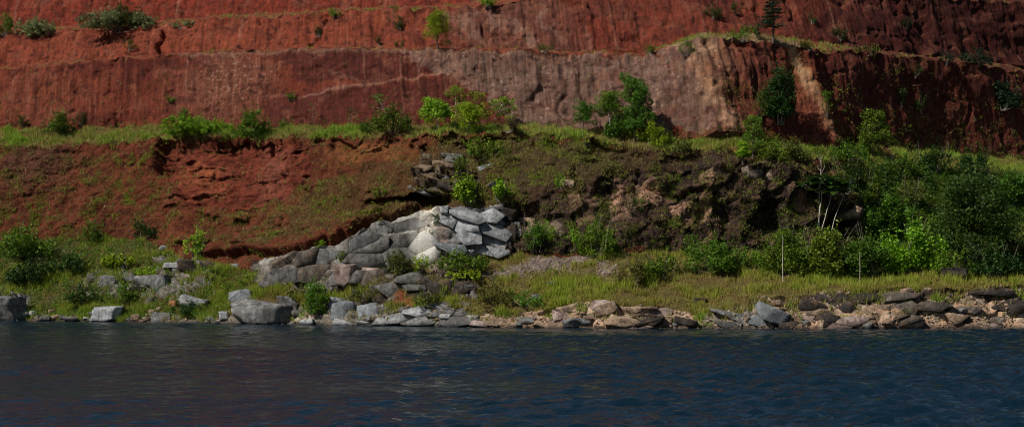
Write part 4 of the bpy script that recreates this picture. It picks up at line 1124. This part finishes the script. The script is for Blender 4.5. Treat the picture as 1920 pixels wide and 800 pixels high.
def plant(kind, px, py, w, h, pal, label, cat='shrub', name=None, group=None, seed=0, dens=1.0, lean=0.0, leaf=None, bark='brown', first=0.35, pts=None):
    """(px, py): foot of the plant in the photo, w and h its size there"""
    p = at(px, py); m = p.y/F_PX
    Wm, Hm = w*m*(1.12 if kind == 'bush' and w > 36 else 1.0), h*m
    rs = RS((seed+int(px)*31+int(py)*7) % 100000)
    nm = name or {'bush': 'shrub', 'mound': 'shrub', 'tree': 'tree', 'slender': 'slender_tree', 'conifer': 'dark_tree', 'cecropia': 'tall_thin_tree', 'fern': 'fern', 'pole': 'bare_sapling'}[kind]
    o = root(nm, p); tag(o, label, cat, group)
    ls = leaf or float(np.clip(0.10+0.03*Wm, 0.16, 0.34))
    if kind in ('bush', 'mound'):
        nl = 3+int(min(Wm*0.8, 7)); cs = []
        for k_ in range(nl):                      # uneven lobes of differing height
            lx_ = rs.uniform(-0.40, 0.40)*Wm if k_ else rs.uniform(-.1, .1)*Wm
            lh = Hm*(rs.uniform(0.45 if Hm < Wm else 0.65, 0.95) if k_ else 1.0)*(1-0.45*(abs(lx_)/(0.5*Wm))**2)
            if kind == 'mound': lh = Hm*rs.uniform(0.75, 1.0)*(1-0.6*(abs(lx_)/(0.5*Wm))**2)
            ly_ = rs.uniform(-0.25, 0.25)*Wm; lr = Wm*rs.uniform(0.12, 0.22)
            n_ = int(np.clip(lh*lr*(11 if kind == 'mound' else 7), 5, 30))
            zz = rs.uniform(0.12, 0.92, n_); u = rs.uniform(0, 6.28, n_); rr = lr*np.sqrt(np.clip(1-(2*zz-1)**2*0.8, 0, 1))*rs.uniform(0.4, 1, n_)
            cs.append(np.stack([lx_+np.cos(u)*rr, ly_+np.sin(u)*rr, zz*lh], 1))
        cs = np.vstack(cs); nc = len(cs)
        cs[:, 0] += lean*cs[:, 2]
        rad = np.clip(min(Wm, Hm)*rs.uniform(0.07, 0.17, nc), 0.14, 0.9)
        area = rad**2*12.0/(ls*ls*0.5)
        L = clump_leaves(cs, rad, np.clip(area*0.34*dens, 8, 420).astype(int), rs)
        sh = [L]
        for k_ in range(int(16+14*min(Wm, 8))):     # shoots that break the outline
            a_ = cs[rs.randint(nc)]; d_ = np.array([rs.normal(scale=.5), rs.normal(scale=.5), abs(rs.normal(scale=.8))+0.3]); d_ /= np.linalg.norm(d_)
            t_ = rs.uniform(0.2, 1, 9)[:, None]
            sh.append(a_+d_*t_*(0.3+0.42*min(Wm, Hm)*rs.uniform(.4, 1))+rs.normal(scale=0.05, size=(9, 3)))
        L = np.vstack(sh)
        L[:, 2] = np.maximum(L[:, 2], 0.03)
        leaves_obj('foliage', leaf_quads(L, rs, ls, 0.55), rs, LEAF[pal], o)
        stems = [tube(bend((rs.uniform(-.1, .1)*Wm, rs.uniform(-.1, .1)*Wm, -0.25), cs[k_], rs), 0.05+0.008*Hm, 0.015, 5) for k_ in rs.choice(nc, min(nc, 7), replace=False)]
        if Hm > 2.2 and py > 300:
            for k_ in range(5):
                e_ = np.array([rs.uniform(-.5, .5)*Wm, rs.uniform(-.3, .3)*Wm, Hm*rs.uniform(0.9, 1.22)])
                stems.append(tube(bend((e_[0]*0.3, e_[1]*0.3, -0.2), e_, rs, 6, 0.05), 0.034, 0.014, 4))
        tubes_obj('stems', stems, BARK['grey' if rs.uniform() < 0.4 else 'brown'], o)
    elif kind in ('tree', 'slender'):
        top = np.array([lean*Hm, rs.uniform(-.05, .05)*Hm, Hm*(0.86 if kind == 'tree' else 0.93)])
        r0 = 0.03+0.006*Hm if kind == 'slender' else 0.05+0.018*Hm
        tr = bend((0, 0, -0.3), top, rs, 8, 0.035)
        trunk = tubes_obj('trunk', [tube(tr, r0, 0.02)], BARK[bark], o)
        nb = int(np.clip((6 if kind == 'slender' else 12)+Wm*(1.2 if kind == 'slender' else 3.0), 5, 44))
        br, cs = [], []
        for k_ in range(nb):
            f = first+(1-first)*(k_+rs.uniform(0, .8))/nb
            a = tr[min(7, int(f*7))]*(1-(f*7) % 1)+tr[min(7, int(f*7)+1)]*((f*7) % 1)
            ang = k_*2.4+rs.uniform(-.5, .5); sp = Wm*0.46*rs.uniform(0.45, 1.0)*(1.0-0.75*max(0, (f-first)/(1-first)-0.35))
            e = a+np.array([math.cos(ang)*sp, math.sin(ang)*sp*0.85, Hm*rs.uniform(0.03, 0.14)])
            e[2] = min(e[2], Hm*0.95)
            br.append(tube(bend(a, e, rs, 4, 0.08), r0*0.35, 0.012, 4)); cs.append(e)
            if kind == 'tree': cs.append(a+(e-a)*0.55+rs.normal(scale=0.12*Wm, size=3))
        cs.append(top)
        tubes_obj('branches', br, BARK[bark], trunk)
        cs = np.array(cs)
        rad = np.clip(Wm*rs.uniform(0.11, 0.2, len(cs))*(0.8 if kind == 'slender' else 1.05), 0.2, 1.5)
        area = rad**2*12.0/(ls*ls*0.5)
        L = clump_leaves(cs, rad, np.clip(area*(0.34 if kind == 'slender' else 0.40)*dens, 6, 420).astype(int), rs, 0.7)
        leaves_obj('crown', leaf_quads(L, rs, ls, 0.55), rs, LEAF[pal], o)
    elif kind == 'conifer':
        tr = bend((0, 0, -0.3), (0, 0, Hm*0.97), rs, 8, 0.012)
        trunk = tubes_obj('trunk', [tube(tr, 0.2, 0.03)], BARK[bark], o)
        br, Ls = [], []
        for f in np.linspace(first, 0.95, 9):
            for k_ in range(6):
                ang = rs.uniform(0, 6.28); sp = Wm*0.5*rs.uniform(0.6, 1.05)*(1.0-0.72*((f-first)/(1-first)))**0.8
                a = np.array([0, 0, f*Hm]); e = a+np.array([math.cos(ang)*sp, math.sin(ang)*sp, -0.10*sp+0.02*Hm])
                q = bend(a, e, rs, 4, 0.05); br.append(tube(q, 0.05, 0.01, 4))
                t = rs.uniform(0.25, 1.0, int(70*dens))[:, None]
                Ls.append(a+(e-a)*t+rs.normal(scale=(0.10*sp+0.07), size=(len(t), 3))*np.array([1, 1, 0.45]))
        tubes_obj('branches', br, BARK['brown'], trunk)
        L = np.vstack(Ls)
        leaves_obj('crown', leaf_quads(L, rs, ls, 0.5, 0.6, 0.5), rs, LEAF[pal], o)
    elif kind == 'cecropia':
        top = np.array([lean*Hm, 0, Hm])
        tr = bend((0, 0, -0.3), top, rs, 8, 0.02)
        trunk = tubes_obj('trunk', [tube(tr, 0.075, 0.05)], BARK['pale'], o)
        br, tips = [], [top]
        for k_ in range(4):
            ang = k_*1.6+rs.uniform(-.4, .4); a = tr[5]
            e = np.array([top[0]+math.cos(ang)*Wm*0.36, math.sin(ang)*Wm*0.36, Hm*rs.uniform(0.82, 0.98)])
            br.append(tube(bend(a, e, rs, 5, 0.05), 0.06, 0.03, 5)); tips.append(e)
        tubes_obj('branches', br, BARK['pale'], trunk)
        Vq = []
        for e in tips:
            for k_ in range(13):
                ang = k_*0.52+rs.uniform(-.3, .3); s = rs.uniform(0.24, 0.36)*Wm
                d = np.array([math.cos(ang), math.sin(ang), rs.uniform(-.35, .45)]); sd = np.array([-math.sin(ang), math.cos(ang), 0])*0.33*s
                a = e+d*0.25; Vq.append([a, a+d*s*0.6+sd+np.array([0, 0, .05]), a+d*s+np.array([0, 0, -.18*s]), a+d*s*0.6-sd+np.array([0, 0, .05])])
        leaves_obj('crown', np.array(Vq), rs, LEAF[pal], o)
    elif kind == 'pole':
        tr = bend((0, 0, -0.3), (lean*Hm, 0, Hm), rs, 8, 0.012)
        tubes_obj('trunk', [tube(tr, 0.055, 0.025)], BARK['pale'], o)
        L = np.array([lean*Hm, 0, Hm])+rs.normal(scale=Wm*0.22, size=(60, 3))
        leaves_obj('crown', leaf_quads(L, rs, ls, 0.5), rs, LEAF[pal], o)
    elif kind == 'fern':
        Vq = []
        nf = int(np.clip(14*dens, 8, 40))
        for k_ in range(nf):
            ang = rs.uniform(0, 6.28); ox = rs.uniform(-.38, .38)*Wm; oy = rs.uniform(-.2, .2)*Wm
            Lf = Hm*rs.uniform(0.7, 1.1); sp = min(Wm*0.5, Lf*0.8)*rs.uniform(.4, 1)
            d = np.array([math.cos(ang), math.sin(ang), 0]); sd = np.array([-d[1], d[0], 0])
            zb = ground_h(p.x+ox, p.y+oy, p.z)-p.z
            for t in np.linspace(0.12, 1, 8):
                q = np.array([ox, oy, zb])+d*sp*t+np.array([0, 0, Lf*(1.5*t-0.75*t*t)*0.95])
                wl = 0.30*math.sin(0.4+t*2.6)+0.05
                for sg in (-1, 1):
                    e = q+sd*sg*wl+np.array([0, 0, -0.06]); f_ = d*0.08
                    Vq.append([q, (q+e)/2+f_, e, (q+e)/2-f_])
        leaves_obj('fronds', np.array(Vq), rs, LEAF[pal], o)
    return o

PL = [
 # upper left
 ('mound',225,58,140,46,'grey','large grey green mound of shrub on the rim at the upper left'),
 ('bush',228,52,74,44,'dark','dark shrub rising from the middle of the large grey green mound'),
 ('mound',56,68,96,34,'grey','low grey green hedge of shrub near the upper left corner'),
 ('bush',8,64,40,44,'mid','green shrub cut off by the left edge above the hedge of shrub'),
 ('mound',342,50,52,12,'grey','small low shrub on the rim just right of the grey green mound'),
 ('bush',243,92,26,18,'olive','small dusty shrub on the red wall below the grey green mound'),
 ('bush',625,33,38,14,'mid','small green shrub above the dark gully near the top edge'),
 ('bush',597,66,12,20,'dark','small dark plant in the gully of the upper red wall'),
 ('slender',738,50,34,42,'olive','thin olive sapling near the top edge left of the pale tree'),
 ('bush',750,54,28,24,'dark','small dark bush below the thin olive sapling near the top'),
 ('bush',713,84,14,20,'dark','tiny dark bush on the red wall left of the pale tree'),
 ('bush',752,86,20,12,'olive','tiny olive bush at the foot of the upper red wall'),
 ('tree',822,90,52,70,'bright','pale green tree standing alone against the upper red wall'),
 ('mound',912,12,50,16,'bright','bright green mound at the top edge of the picture'),
 ('bush',1022,98,30,14,'olive','faint olive shrub on the rim in the middle of the picture'),
 ('bush',1222,100,28,22,'mid','small green shrub in the dip just left of the spur'),
 ('bush',1286,104,34,26,'mid','green shrub on the left shoulder of the spur'),
 ('bush',1395,74,52,24,'mid','green shrub on top of the spur left of the dark layered tree'),
 ('bush',1337,34,38,34,'dark','dark shrub clinging to the upper wall above the spur'),
 ('bush',1378,26,24,22,'dark','smaller dark shrub between the clinging shrub and the layered tree'),
 ('conifer',1449,76,64,82,'teal','dark layered tree with pale trunk standing on top of the spur'),
 ('bush',1424,72,26,30,'teal','dark low bush at the left foot of the layered tree'),
 ('bush',1575,72,34,28,'dark','dark shrub on the upper wall right of the layered tree'),
 ('bush',1522,44,18,16,'dark','tiny dark shrub on the wall between layered tree and right corner'),
 ('bush',1520,90,40,14,'olive','olive tuft of shrub on the rim right of the layered tree'),
 ('mound',1628,102,60,16,'olive','low olive shrub on the rim of the right wall'),
 ('bush',1775,118,34,20,'teal','dark shrub on the rim toward the upper right corner'),
 ('bush',1830,120,60,34,'teal','broad dark shrub on the rim below the upper right corner'),
 ('bush',1700,50,24,20,'teal','small dark shrub high on the upper wall near the right corner'),
 # first red wall
 ('bush',545,187,24,14,'mid','tiny green shrub alone on the face of the first red wall'),
 ('bush',318,192,18,12,'mid','tiny green shrub on the red wall above the bright mound'),
 ('bush',345,222,32,20,'mid','small shrub hugging the wall foot above the bright mound'),
 ('bush',1462,232,72,112,'dark','tall dark shrub leaning against the right flank of the spur'),
 ('bush',1425,225,30,60,'olive','olive shrub left of the tall dark shrub on the spur'),
 ('bush',1550,215,30,60,'mid','narrow green shrub in the gully right of the ochre streak'),
 ('bush',1713,146,32,24,'dark','small dark shrub high on the right red slope'),
 ('bush',1690,198,34,38,'dark','dark shrub halfway up the right red slope, left of two'),
 ('bush',1724,210,40,32,'dark','dark shrub halfway up the right red slope, right of two'),
 ('bush',1877,206,66,54,'teal','large dark shrub on the red slope near the right edge'),
 # middle terrace, left to right
 ('bush',42,238,26,24,'dark','small dark shrub at the wall foot near the left edge'),
 ('bush',112,252,66,44,'mid','rounded green shrub on the middle terrace at the left'),
 ('bush',152,234,22,24,'dark','small dark shrub right of the rounded green shrub on the left'),
 ('mound',354,256,160,42,'bright','long bright green mound of shrub on the middle terrace',{'dens':2.6,'leaf':0.2}),
 ('bush',481,256,70,54,'mid','vigorous green bush right of the bright green mound'),
 ('bush',478,256,40,20,'bright','low bright bush at the foot of the vigorous green bush'),
 ('bush',533,244,40,22,'mid','low green bush just right of the vigorous green bush'),
 ('slender',585,238,26,48,'olive','thin lone sapling with few leaves before the red wall'),
 ('slender',660,240,30,40,'olive','short thin olive sapling left of the leaning white trunk'),
 ('bush',690,250,60,24,'mid','low green shrub left of the leaning white trunk'),
 ('slender',733,246,60,72,'mid','leaning white trunked tree with thin leaves on the middle terrace',{'lean':-0.36,'bark':'pale'}),
 ('bush',735,250,66,50,'mid','leafy dark green bush behind the leaning white trunk'),
 ('slender',750,238,24,44,'dry','bare dry sapling just right of the leaning white trunk'),
 ('tree',818,246,66,60,'bright','bright green umbrella topped tree, left of the terrace saplings',{'first':0.6,'bark':'pale'}),
 ('slender',853,244,72,84,'yellow','slim yellow green tree between two bright low trees',{'bark':'pale','dens':2.0}),
 ('tree',878,246,60,52,'bright','bright low leafy tree among the yellow green saplings',{'first':0.3}),
 ('slender',893,244,66,74,'yellow','yellow green sapling behind the bright low leafy tree',{'dens':2.0}),
 ('slender',922,240,70,58,'yellow','open branched yellow green tree leaning right at the group end',{'lean':0.4,'bark':'pale','dens':2.0}),
 ('slender',950,240,50,62,'yellow','last yellow green sapling at the right end of the group',{'dens':2.0}),
 ('bush',955,246,44,26,'dry','reddish dry bush below the last yellow green sapling'),
 ('tree',1095,248,46,62,'mid','short leafy tree, leftmost of the central tree clump'),
 ('tree',1142,252,66,84,'mid','mid sized tree with pale stem left of the tallest terrace tree',{'bark':'pale','first':0.45}),
 ('tree',1188,266,74,124,'mid','tallest dark leafed tree in the central clump on the middle terrace',{'first':0.3,'dens':1.7}),
 ('bush',1160,258,80,46,'mid','leafy undergrowth bush below the tallest terrace tree'),
 ('bush',1221,276,52,60,'bright','rounded bright bush at the right of the tallest terrace tree'),
 ('bush',1290,286,70,28,'olive','low olive bush below the spur on the middle terrace'),
 ('tree',1412,296,50,84,'mid','young leafy tree below the right flank of the spur',{'first':0.25}),
 ('conifer',1393,306,34,40,'bright','small tiered fresh green sapling on the edge of the dark cliff',{'leaf':0.2}),
 ('bush',1445,300,60,46,'mid','broad leafy bush right of the small tiered sapling'),
 ('bush',1490,300,60,44,'olive','olive bush above the tall white trunks'),
 ('tree',1640,292,66,86,'mid','rounded green tree at the foot of the right red slope'),
 ('bush',1590,300,60,40,'mid','green bush left of the rounded tree under the red slope'),
 # cliff plants
 ('bush',880,378,56,60,'bright','bright large leafed plant hanging over the grey outcrop',{'leaf':0.42}),
 ('bush',868,320,40,36,'mid','leafy green plant beside the jutting slabs'),
 ('bush',936,374,46,34,'bright','bright leafy plant right of the plant over the grey outcrop',{'leaf':0.36}),
 ('bush',920,294,90,36,'mid','wide green bush on the grassy brow of the cliff'),
 ('bush',1052,352,24,24,'bright','small bright shrub alone on the brown cliff face'),
 ('bush',1186,402,32,40,'dark','dark shrub rooted in the tan face of the dark cliff'),
 ('fern',822,420,30,26,'dark','dark hanging fern at the top of the white stain'),
 ('fern',712,364,26,22,'bright','bright fern in a ledge crack left of the cave'),
 ('fern',690,396,70,18,'bright','row of bright ferns along the overhang left of the cave'),
 ('fern',640,492,22,26,'bright','small bright fern on the grey rock wall'),
 ('fern',490,478,60,16,'bright','bright ferns on the rock ledge at the left end of overhang'),
 ('fern',600,456,26,14,'bright','small fern in the dark gap above the grey rock wall'),
 ('bush',368,480,40,56,'bright','bright leafy climber in the cleft below the red alcove',{'leaf':0.3}),
 ('bush',180,452,54,38,'mid','green bush at the foot of the brown cliff on the left'),
 ('bush',265,446,60,36,'dark','dark bush below the ledges of the brown cliff'),
 ('fern',405,520,60,40,'bright','bright fern cluster below the leafy climber'),
 ('fern',445,535,70,30,'bright','bright arching ferns above the blue grey boulder'),
 # lower terrace and shore
 ('bush',130,512,90,40,'dark','dark bush on the left slope above the small stones'),
 ('bush',60,530,80,50,'dark','dark bush low on the slope at the left edge'),
 ('bush',40,480,110,60,'mid','broad green bush on the slope at the left edge'),
 ('mound',275,520,70,16,'bright','bright grassy mound above the tall grey block'),
 ('mound',215,500,110,20,'bright','long bright grassy mound on the left slope'),
 ('bush',230,568,60,40,'mid','green bush behind the white boulder'),
 ('bush',160,570,60,44,'dark','dark bush between the small stones and the white boulder'),
 ('bush',360,588,70,26,'dark','low dark bush at the foot of the long pale boulder'),
 ('bush',590,590,56,70,'mid','green bush between the biggest boulder and the grey blocks'),
 ('bush',560,560,60,30,'olive','olive bush above the right end of the biggest boulder'),
 ('bush',677,570,50,36,'olive','olive bush below the pair of pinkish boulders'),
 ('bush',745,516,80,46,'olive','large olive bush below the grey rock wall'),
 ('bush',790,510,40,30,'bright','bright bush right of the large olive bush'),
 ('mound',860,506,100,38,'mid','rounded grassy bush below the grey outcrop'),
 ('mound',860,528,90,18,'bright','low bright mound on top of the dark ledge'),
 ('bush',800,570,70,26,'olive','olive bush at the right end of the dark ledge'),
 ('bush',930,570,80,40,'olive','olive bush at the left end of the grassy terrace'),
 ('bush',985,575,60,34,'mid','green bush above the shore rubble in the middle'),
 ('bush',1005,470,50,60,'mid','leafy bush against the cliff right of the grey outcrop'),
 ('bush',1030,450,40,40,'bright','bright leafy bush just below the pale cliff patch'),
 ('bush',1075,470,40,36,'bright','bright bush left of the big dark green bush'),
 ('bush',1118,480,64,76,'mid','big dark green bush at the foot of the dark cliff'),
 ('bush',1190,530,64,46,'olive','reddish olive bush on the grassy terrace'),
 ('bush',1250,520,90,44,'mid','wide green bush before the middle of the dark cliff'),
 ('bush',1345,510,90,66,'mid','wide leafy bush before the right part of the dark cliff'),
 ('bush',1300,480,60,36,'mid','green bush tucked under the dark cliff hollow'),
 ('bush',1400,500,70,40,'mid','green bush left of the thin pale pole'),
 ('pole',1468,532,20,92,'mid','thin pale pole like sapling standing in grass','sapling'),
 ('bush',1480,515,90,96,'mid','tall leafy bush behind the thin pale pole'),
 ('bush',1545,520,110,100,'mid','big leafy bush below the tall white trunks'),
 ('pole',1612,533,10,64,'mid','second thin pale sapling before the green thicket','sapling'),
 ('cecropia',1536,424,84,92,'dark','tall straight white trunk with big dark leaves'),
 ('cecropia',1540,426,76,86,'dark','white trunk leaning right with big dark leaves',{'lean':0.3}),
 ('slender',1555,444,40,110,'teal','thin white trunk leaning far right above the thicket',{'lean':0.36,'bark':'pale','first':0.6}),
 ('slender',1532,424,24,144,'mid','highest thin white stem rising past the cliff edge',{'bark':'pale','first':0.75,'lean':0.05}),
 ('bush',1625,520,90,90,'mid','leafy bush left of the large leafed bright bush'),
 ('bush',1705,510,110,96,'bright','bright large leafed bush below the big dark tree',{'leaf':0.42,'dens':0.9}),
 ('bush',1665,440,90,80,'mid','green bush on the slope left of the big dark tree'),
 ('tree',1825,500,190,176,'dark','big dark spreading tree at the right',{'first':0.15,'dens':1.3}),
 ('bush',1760,470,80,70,'mid','green bush under the left side of the big dark tree'),
 ('bush',1790,515,80,44,'mid','green bush left of the big dark tree foot above the boulder'),
 ('bush',1870,515,110,60,'dark','dark bush right of the boulder in the grass'),
 ('bush',1905,490,60,90,'dark','dark bush cut off by the right edge'),
 ('bush',1890,380,90,60,'mid','green bush at the right edge above the big dark tree'),
 ('bush',1830,330,60,50,'dark','dark bush on the slope above the big dark tree'),
 ('bush',1745,320,70,50,'dark','dark bush below the right red slope'),
 ('bush',1690,330,60,40,'mid','green bush between the rounded tree and the dark bush'),
 ('bush',1590,360,70,60,'dark','dark leafy bush behind the tall white trunks'),
 ('bush',1640,385,70,60,'mid','green bush right of the pale topped cliff block'),
 ('bush',1708,385,70,50,'olive','olive bush in the middle of the overgrown slope'),
]
for t_ in PL:
    kw = {}; cat = None
    for e in t_[7:]:
        if isinstance(e, dict): kw.update(e)
        else: cat = e
    cat = cat or {'bush': 'shrub', 'mound': 'shrub', 'fern': 'fern'}.get(t_[0], 'tree')
    plant(*t_[:7], cat=cat, **kw)

# undergrowth nobody could count
def thicket(name, P, rs, n_each, rad, size, pal, label, tone=0.0):
    cs = P+np.array([0, 0, 0.25])
    r = rs.uniform(rad[0], rad[1], len(P))
    L = clump_leaves(cs, r, np.full(len(P), n_each), rs, 0.8)
    n = len(L); Vq = leaf_quads(L, rs, size, 0.5)
    var = np.repeat(np.clip(rs.beta(2, 2, n)+tone, 0, 1), 4)
    o = link(name, mesh_from(name, Vq.reshape(-1, 3), np.arange(n*4).reshape(-1, 4), LEAF[pal], attrs={'var': var}))
    tag(o, label, 'undergrowth', kind='stuff')

dens = np.clip(RS_SLOPE*seg(4)*0.9+seg(3)*sstep(28, 36, BX)*sstep(0.35, 0.6, tv[:, None]+0.2*patch2)*0.9, 0, 1)
P, ri, qi, rs = scatter_pts(R0[3]+20, R0[5], 6000, 21, dens, (30, 86))
thicket('slope_undergrowth', P, rs, 22, (0.4, 1.3), 0.28, 'mid', 'dense green undergrowth covering the slope on the right')
dens = np.clip(seg(3)*(1-sstep(-36, -26, BX))*0.8*sstep(-0.1, 0.3, patch2+0.15)*(1-0.5*LEDGE)+seg(3)*sstep(4, 10, BX)*sstep(0.72, 0.95, tv[:, None])*0.6*sstep(-0.1, 0.3, patch2+0.1)
               + seg(3)*sstep(-6, 0, BX)*0.3*sstep(0.1, 0.4, patch2)+seg(3)*sstep(-30, -24, BX)*(1-sstep(-2, 4, BX))*0.35*sstep(0.1, 0.4, patch2)*(1-GREYWALL)*(1-DLEDGE), 0, 1)
P, ri, qi, rs = scatter_pts(R0[3], R0[4], 5200, 22, dens, (-74, 50))
thicket('terrace_scrub', P, rs, 14, (0.2, 0.6), 0.2, 'mid', 'low green scrub scattered over the lower terrace')
dens = np.clip(seg(4)*(0.06+0.5*OLIVE*sstep(0.1, 0.45, patch2)+0.4*(1-sstep(-38, -34, BX))*(1-sstep(0.15, 0.4, tv[:, None]))*sstep(0.0, 0.3, patch2)
                       + DARKROCK*0.35*sstep(0.2, 0.5, patch2))*(1-0.9*GREYWALL)*(1-0.8*ALC), 0, 1)
P, ri, qi, rs = scatter_pts(R0[4], R0[5], 5200, 23, dens, (-76, 50))
thicket('cliff_scrub', P, rs, 9, (0.12, 0.42), 0.17, 'olive', 'small olive scrub clinging to the lower cliff')
dens = np.clip(seg(5)*0.35+seg(6)*(0.5*(1-sstep(0.0, 0.1, tv[:, None]))+RIGHT*0.10*sstep(0.1, 0.5, patch2+0.2-0.5*tv[:, None])), 0, 1)*np.ones_like(BX)
P, ri, qi, rs = scatter_pts(R0[5], R0[6]+50, 3200, 24, dens, (-80, 86))
thicket('middle_terrace_scrub', P, rs, 14, (0.2, 0.75), 0.2, 'mid', 'low green scrub along the foot of the red wall')
dens = np.clip(seg(4)*sstep(4, 9, BX)*(1-sstep(44, 48, BX))*(0.25+0.6*sstep(-0.05, 0.35, patch2)+0.5*sstep(0.75, 0.9, tv[:, None]))*(1-0.45*DARKROCK), 0, 1)
P, ri, qi, rs = scatter_pts(R0[4], R0[5], 6500, 25, dens, (2, 48))
thicket('dry_scrub', P, rs, 14, (0.2, 0.6), 0.16, 'dry', 'brown dry scrub matting the dark cliff in the middle')
dens = np.clip(seg(3)*(1-sstep(-38, -30, BX))*(0.45+0.5*sstep(-0.3, 0.2, patch2))*(1-0.5*LEDGE)+seg(2)*left_low*0.5*sstep(0.3, 0.6, tv[:, None]), 0, 1)
P, ri, qi, rs = scatter_pts(R0[2]+10, R0[4], 5200, 26, dens, (-74, -28))
thicket('bank_scrub', P, rs, 18, (0.25, 0.75), 0.19, 'mid', 'low tangled scrub covering the slope on the left')
dens = np.clip(seg(4)*sstep(2, 7, BX)*(1-sstep(46, 50, BX))*(0.5*sstep(0.0, 0.4, patch2)+0.7*(1-sstep(0.05, 0.3, tv[:, None])))+seg(5)*sstep(26, 30, BX)*0.7+seg(6)*RIGHT*(1-sstep(0.1, 0.45, tv[:, None]+0.25*patch2))*0.6, 0, 1)
P, ri, qi, rs = scatter_pts(R0[4], R0[7], 5200, 27, dens, (0, 86))
thicket('creepers', P, rs, 22, (0.25, 0.95), 0.22, 'mid', 'green creepers and brush hanging over the dark cliff and the foot of the right wall')
dens = np.clip(seg(4)*RS_SLOPE+seg(3)*sstep(34, 40, BX)*sstep(0.45, 0.7, tv[:, None]), 0, 1)
P, ri, qi, rs = scatter_pts(R0[3]+20, R0[5], 1500, 28, dens, (34, 86))
thicket('dark_brush', P+np.array([0, 0, 0.5]), rs, 40, (0.6, 1.5), 0.28, 'dark', 'dark tangled brush filling the slope on the right')
